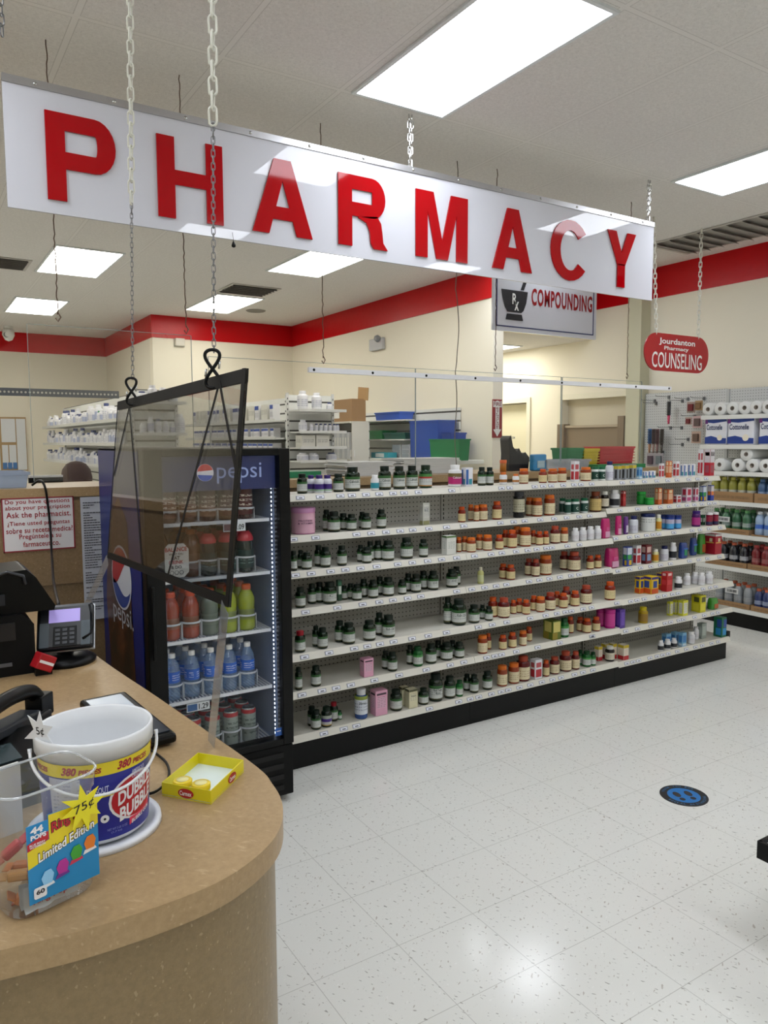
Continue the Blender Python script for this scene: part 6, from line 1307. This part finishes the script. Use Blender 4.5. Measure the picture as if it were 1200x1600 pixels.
def unit(name_lb, x0, x1, y0, y1, top, shelves, side, back_slat=True):
    t = thing('pharmacy_shelving', name_lb, 'shelving', ((x0+x1)/2, (y0+y1)/2, 0)); m_ = mat('d2d2ce', .4)
    box((x0+x1)/2-.02, (x0+x1)/2+.02, y0+.02, y1, .05, top).build('slat_core', M['slat'], t)
    box(x0, x1, y0, y0+.02, .05, top).build('slat_end', M['slat'], t)
    u = MB()
    for x in (x0+.0, x1-.03): u.box(x, x+.03, y0-.012, y0, .0, top+.02)
    for y in (y0+.03, y1-.03): u.box((x0+x1)/2-.035, (x0+x1)/2-.02, y-.015, y+.015, 0, top)
    up_m = u.build('upright', m_, t); sl = MB()
    for x in (x0, x1-.03):
        for i in range(12): sl.box(x+.011, x+.019, y0-.0135, y0-.012, top-.05-i*.055, top-.03-i*.055)
    sl.build('slots', M['blackm'], up_m)
    for z in shelves: MB().box(x0-.10, (x0+x1)/2-.036, y0+.05, y1, z-.018, z).box(x0-.105, x0-.10, y0+.05, y1, z-.02, z+.012).build('side_shelf', m_, t)
    return t
# island nearer the left
u1z = [1.36, 1.60, 1.84]
unit('white slatted island of drug shelves at the left, under the perforated strip', 1.88, 2.34, 7.56, 12.4, 2.13, u1z, -1)
rs = random.Random(12); cnt_ = 0
for k, z in enumerate(u1z):
    y = 7.75; i = 0
    while y < 12.2:
        r = rs.uniform(.032, .05); h = rs.uniform(.10, .16) if rs.random() < .85 else .19
        stock(rs.choice(SB[:3] if rs.random() < .9 else SB), 1.83+rs.uniform(0, .02), y, z, r, min(h, .2), 'white pharmacy stock bottle on the %s side shelf of the left drug island' % ['lowest', 'middle', 'upper'][k], 'stock bottles on the %s side shelf of the left drug island' % ['lowest', 'middle', 'upper'][k]); y += 2*r+rs.choice((.004, .01, .05)); i += 1
def endcap(x0, x1, y0, shelves, lbl):
    t = thing('end_shelf_set', lbl, 'shelving', ((x0+x1)/2, y0-.15, shelves[0]))
    for z in shelves: MB().box(x0+.01, x1-.01, y0-.26, y0-.013, z-.016, z).box(x0+.01, x1-.01, y0-.265, y0-.26, z-.02, z+.008).build('shelf', mat('d2d2ce', .4), t)
endcap(1.88, 2.36, 7.56, [1.42, 1.70, 2.0], 'three small shelves on the end of the left drug island')
for k, z in enumerate([1.70, 2.0]):
    for i in range(6 if k == 0 else 4): stock(SB[(i*2+k) % 3], 1.95+i*(.072 if k == 0 else .1), 7.40, z, .032 if k == 0 else .045, .10+.02*((i*7) % 4), ORD[i]+' stock bottle from the left on the '+('middle' if k == 0 else 'top')+' end shelf of the left drug island', 'bottles on the end shelves of the left drug island')
stock(SB[0], 2.30, 7.38, 1.70, .05, .19, 'largest white stock bottle at the right of the middle end shelf, left drug island', 'bottles on the end shelves of the left drug island')
# island behind the cooler
u2z = [1.50, 1.66, 1.84]
unit('white slatted island of drug shelves behind the drink cooler', 3.36, 3.92, 7.2, 10.2, 2.10, u2z, -1)
rs = random.Random(5)
for k, z in enumerate(u2z):
    y = 7.36
    while y < 9.9:
        s_ = rs.uniform(.04, .07)
        if k < 2: stock(SBX, 3.33, y+s_, z, s_*.9, .10, 'blue and white stock box on the %s side shelf of the island behind the cooler' % ['lowest', 'middle', 'upper'][k], 'stock boxes on the %s side shelf behind the cooler' % ['lowest', 'middle', 'upper'][k], -math.pi/2)
        else: stock(rs.choice((SBX, SBY)), 3.33, y+s_, z, s_*.8, .17, 'tall stock box on the upper side shelf of the island behind the cooler', 'stock boxes on the upper side shelf behind the cooler', -math.pi/2)
        y += 2*s_+.01
endcap(3.38, 3.94, 7.2, [1.42, 1.56, 1.72, 1.94], 'four small shelves on the end of the island behind the cooler')
Z = lambda py: onY(485, py, 7.05).z
for i, (px, wd, top, sh_, pt) in enumerate(((473, 18, 611, 3, 0), (495, 17, 614, 3, 0), (515, 11, 634, 3, 1), (473, 14, 656, 2, 0), (486, 8, 664, 2, 0), (494, 7, 668, 2, 1), (501, 7, 668, 2, 1), (508, 7, 668, 2, 1), (515, 7, 668, 2, 1), (522, 7, 668, 2, 1), (527, 7, 668, 2, 1), (472, 20, 722, 0, 0), (488, 20, 721, 0, 0), (517, 18, 721, 0, 1))):
    z = [1.42, 1.56, 1.72, 1.94][sh_]; p = onY(px, 650, 7.04); dd = dist(p); h = max(.08, onY(px, top, 7.04).z-z)
    stock(SB[pt], min(p.x, 3.90), 7.04, z, wd/FPX*dd/2*.92, min(h, .24 if sh_ == 3 else .135), ORD[i]+' white bottle, counting down the end shelves behind the cooler', 'bottles on the end shelves behind the cooler')
for i, px in enumerate((478, 500)):
    p = onY(px, 700, 7.04); stock(SBY, p.x, 7.05, 1.56, .075, .12, ['left', 'right'][i]+' cream stock box on the second end shelf from the bottom, behind the cooler', 'cream boxes on the end shelf')
# perforated strip
ps = thing('perforated_strip', 'long grey perforated metal strip below the red band at the left', 'strip', (.8, 7.5, 2.05)); a, b = onY(-15, 611, 7.5), onY(186, 617, 7.5)
box(a.x-1, b.x, 7.5, 7.505, b.z-.035, b.z+.035).build('strip', mat('63676c', .4, .3), ps); h_ = MB()
nn_ = 64
for i in range(nn_): h_.prism(ell(b.x-.03-i*.034, b.z, .010, .010, 8), frame((0, 7.4985, 0), (1, 0, 0), (0, 0, 1)), .0006)
h_.build('holes', mat('c4c2b8', .6), ps)
# notice board on the far wall
nb = thing('notice_board', 'notice board with pinned sheets at the far left wall', 'notice board', (0, 13.2, 1.4)); a, b = onY(-40, 651, 13.2), onY(44, 738, 13.2)
box(a.x, b.x, 13.19, 13.225, b.z, a.z).build('frame', mat('a88c64', .6), nb); sh_ = MB(); W = b.x-a.x; H = a.z-b.z
for i, (x0, x1, y0, y1) in enumerate(((.50, .78, .55, .97), (.80, .985, .05, .97), (.05, .46, .5, .95), (.50, .62, .1, .5), (.64, .78, .1, .5), (.05, .46, .05, .44))): sh_.box(a.x+W*x0, a.x+W*x1, 13.183, 13.189, b.z+H*y0, b.z+H*y1)
so_ = sh_.build('sheets', mat('d6d8da', .7), nb); fr_ = MB()
for i in range(3): fr_.box(a.x+W*(.5+.1*i), a.x+W*(.5+.1*i)+.06, 13.178, 13.182, b.z+.06, b.z+.16)
fr_.build('blue_prints', mat('4a78b0', .6), so_)
fp = thing('framed_certificate', 'small black-framed certificate right of the notice board', 'picture frame', (onY(33, 730, 13.15).x, 13.2, 1.3)); a, b = onY(25, 721, 13.2), onY(44, 742, 13.2)
box(a.x, b.x, 13.2, 13.225, b.z, a.z).build('frame', M['ink'], fp); box(a.x+.03, b.x-.03, 13.195, 13.199, b.z+.03, a.z-.03).build('print', mat('a8aab0', .5), fp)

# right pharmacy wall: slat board, work shelf, bins
WX = 4.995
sw = thing('slatwall_board', 'white slatted board on the pharmacy right wall', 'slatwall', (WX, 7.9, 1.45)); box(WX-.02, WX, 6.37, 10.0, 1.44, 1.97).build('board', M['slat'], sw)
wk = thing('work_shelf', 'long white work shelf below the slatted board', 'shelf', (4.75, 8, 1.40)); box(4.45, WX-.021, 5.95, 9.6, 1.385, 1.425).build('board', mat('dcdcd4', .4), wk, bevel=.008)
for y in (6.6, 8.0, 9.5): box(4.55, WX-.021, y-.01, y+.01, 1.2, 1.384).build('bracket', M['shelf'], wk)
us = thing('wall_shelf', 'short upper shelf on the slatted board holding a blue basket', 'shelf', (4.85, 8, 1.8)); box(4.72, WX-.021, 7.0, 9.4, 1.845, 1.86).build('board', mat('d8d8d4', .4), us)
ws2 = thing('wall_shelf', 'middle white shelf on the slatted board above the small drawers', 'shelf', (4.85, 8, 1.6)); box(4.70, WX-.021, 7.0, 9.4, 1.625, 1.64).build('board', mat('d8d8d4', .4), ws2)
def onWX(px, py, X=4.8): return onX(px, py, X)
def wbin(px0, px1, pyt, z, X0, dx, c, label, cat='bin', name='plastic_bin', slats=0):
    ya, yb_ = onX(px1, 700, X0).y, onX(px0, 700, X0).y; h = onX((px0+px1)/2, pyt, X0).z-z
    return bin_(X0, X0+dx, ya, yb_, z, max(h, .03), c, label, name, cat, slats=0)
wbin(640, 684, 657, 1.426, 4.70, .24, '1c48a0', 'tall blue plastic bin on the pharmacy work shelf'); wbin(671, 717, 686, 1.426, 4.55, .14, '1c7a48', 'green plastic bin in front of the tall blue bin')
wbin(690, 704, 676, 1.426, 4.70, .2, '1c409a', 'small blue bin beside the tall blue bin', )
wbin(586, 624, 644, 1.861, 4.74, .2, '2a5ac0', 'blue basket on the upper shelf of the slatted board', 'basket', 'plastic_basket')
wbin(549, 597, 673, 1.641, 4.715, .2, '1f8a50', 'green basket on the middle shelf, left one', 'basket', 'plastic_basket'); wbin(599, 633, 676, 1.641, 4.715, .2, '1a5a50', 'dark green basket on the middle shelf, right one', 'basket', 'plastic_basket')
tb2 = thing('teal_box', 'teal box with white label on the work shelf', 'box', (4.6, 8, 1.426)); ya, yb_ = onX(606, 710, 4.6).y, onX(580, 710, 4.6).y; box(4.6, 4.72, ya, yb_, 1.426, 1.49).build('carton', mat('2a98a8', .5), tb2); box(4.597, 4.6, ya+.08, yb_-.1, 1.436, 1.48).build('label', mat('d4dcdc', .6), tb2)
for i, (a, b) in enumerate(((613, 626), (628, 640))):
    ya, yb_ = onX(b, 700, 4.75).y, onX(a, 700, 4.75).y; t = thing('drawer_unit', ['left', 'right'][i]+' small white drawer unit on the work shelf', 'drawers', (4.8, ya, 1.426)); box(4.75, 4.95, ya, yb_, 1.426, 1.58).build('case', mat('c9ccd0', .4), t)
    for k in range(3): d_ = box(4.744, 4.75, ya+.015, yb_-.015, 1.434+k*.049, 1.474+k*.049).build('drawer', mat('9aa0a8', .3), t)
kb_ = thing('cardboard_box', 'open brown cardboard box on top of the end of the slatted board', 'box', (4.8, 9.4, 1.87)); ya, yb_ = onX(575, 640, 4.45).y, onX(532, 640, 4.45).y; zt_ = onX(550, 626, 4.45).z
cbs = thing('storage_shelves', 'open white shelf unit holding binders under the cardboard box', 'shelving', (4.33, ya, 0))
box(4.44, 4.455, ya-.02, yb_+.03, 0, 1.84).build('back_panel', M['slat'], cbs)
for zz in (.05, .7, 1.40, 1.82): box(4.20, 4.439, ya-.02, yb_+.03, zz, zz+.02).build('shelf', M['shelf'], cbs)
for yy in (ya-.035, yb_+.031): box(4.22, 4.439, yy, yy+.014, 0, 1.84).build('side_panel', M['shelf'], cbs)
ym = onX(551, 700, 4.25).y; nb_ = int((yb_-ym-.02)/.06)
for i in range(nb_):
    t = thing('ring_binder', ORD[i]+' white binder in the row under the cardboard box', 'binder', (4.3, yb_-.03-i*.06, 1.421), 'white binders under the cardboard box')
    box(4.23, 4.42, yb_-.055-i*.06, yb_-.003-i*.06, 1.421, 1.72).build('cover', mat('d4d6d8' if i % 2 else 'c4c8cc', .4), t); box(4.228, 4.23, yb_-.045-i*.06, yb_-.013-i*.06, 1.55, 1.66).build('spine_label', M['paper'], t)
ow = thing('file_organiser', 'dark upright file organiser beside the white binders', 'organiser', (4.3, ym, 1.421)); box(4.25, 4.42, ya+.02, ym-.02, 1.421, 1.70).build('case', mat('1f2733', .4), ow); box(4.24, 4.25, ya+.05, ym-.05, 1.44, 1.52).build('papers', M['paper'], ow)
cb3 = MB(); X0, X1 = 4.24, 4.42; cb3.box(X0, X1, ya, yb_, 1.842, zt_); cb3.build('carton', M['card'], kb_); MB().obox(Matrix.Translation((X1-.02, ya+.02, zt_+.06)) @ Matrix.Rotation(.1, 4, 'X'), .008, .22, .14).build('flap', mat('a98558', .8), kb_); box(X0-.003, X0, ya+.45*(yb_-ya), ya+.75*(yb_-ya), 1.88, 1.97).build('label', M['paper'], kb_)

# black teardrop weight below the long sign, and short chain at the upper left
tw = thing('hanging_weight', 'tiny black teardrop hanging just below the long sign', 'weight', onY(365, 383, 3.40)); p = onY(365, 383, 3.41)
MB().lathe([(0, -.012), (.009, -.008), (.010, 0), (.004, .014), (.001, .022)], p, 12).build('drop', M['black'], tw)
MB().tube([p+Vector((0, 0, .02)), p+Vector((0, .012, .06))], .0012, 5).build('string', M['black'], tw)
p = onY(3, 55, 2.1); chain((p.x, 2.1, CZ), (p.x, 2.1, p.z), .03, .014, .0018, mat('7c7c7e', .35, .8), 'short thin metal chain in the far upper left corner')
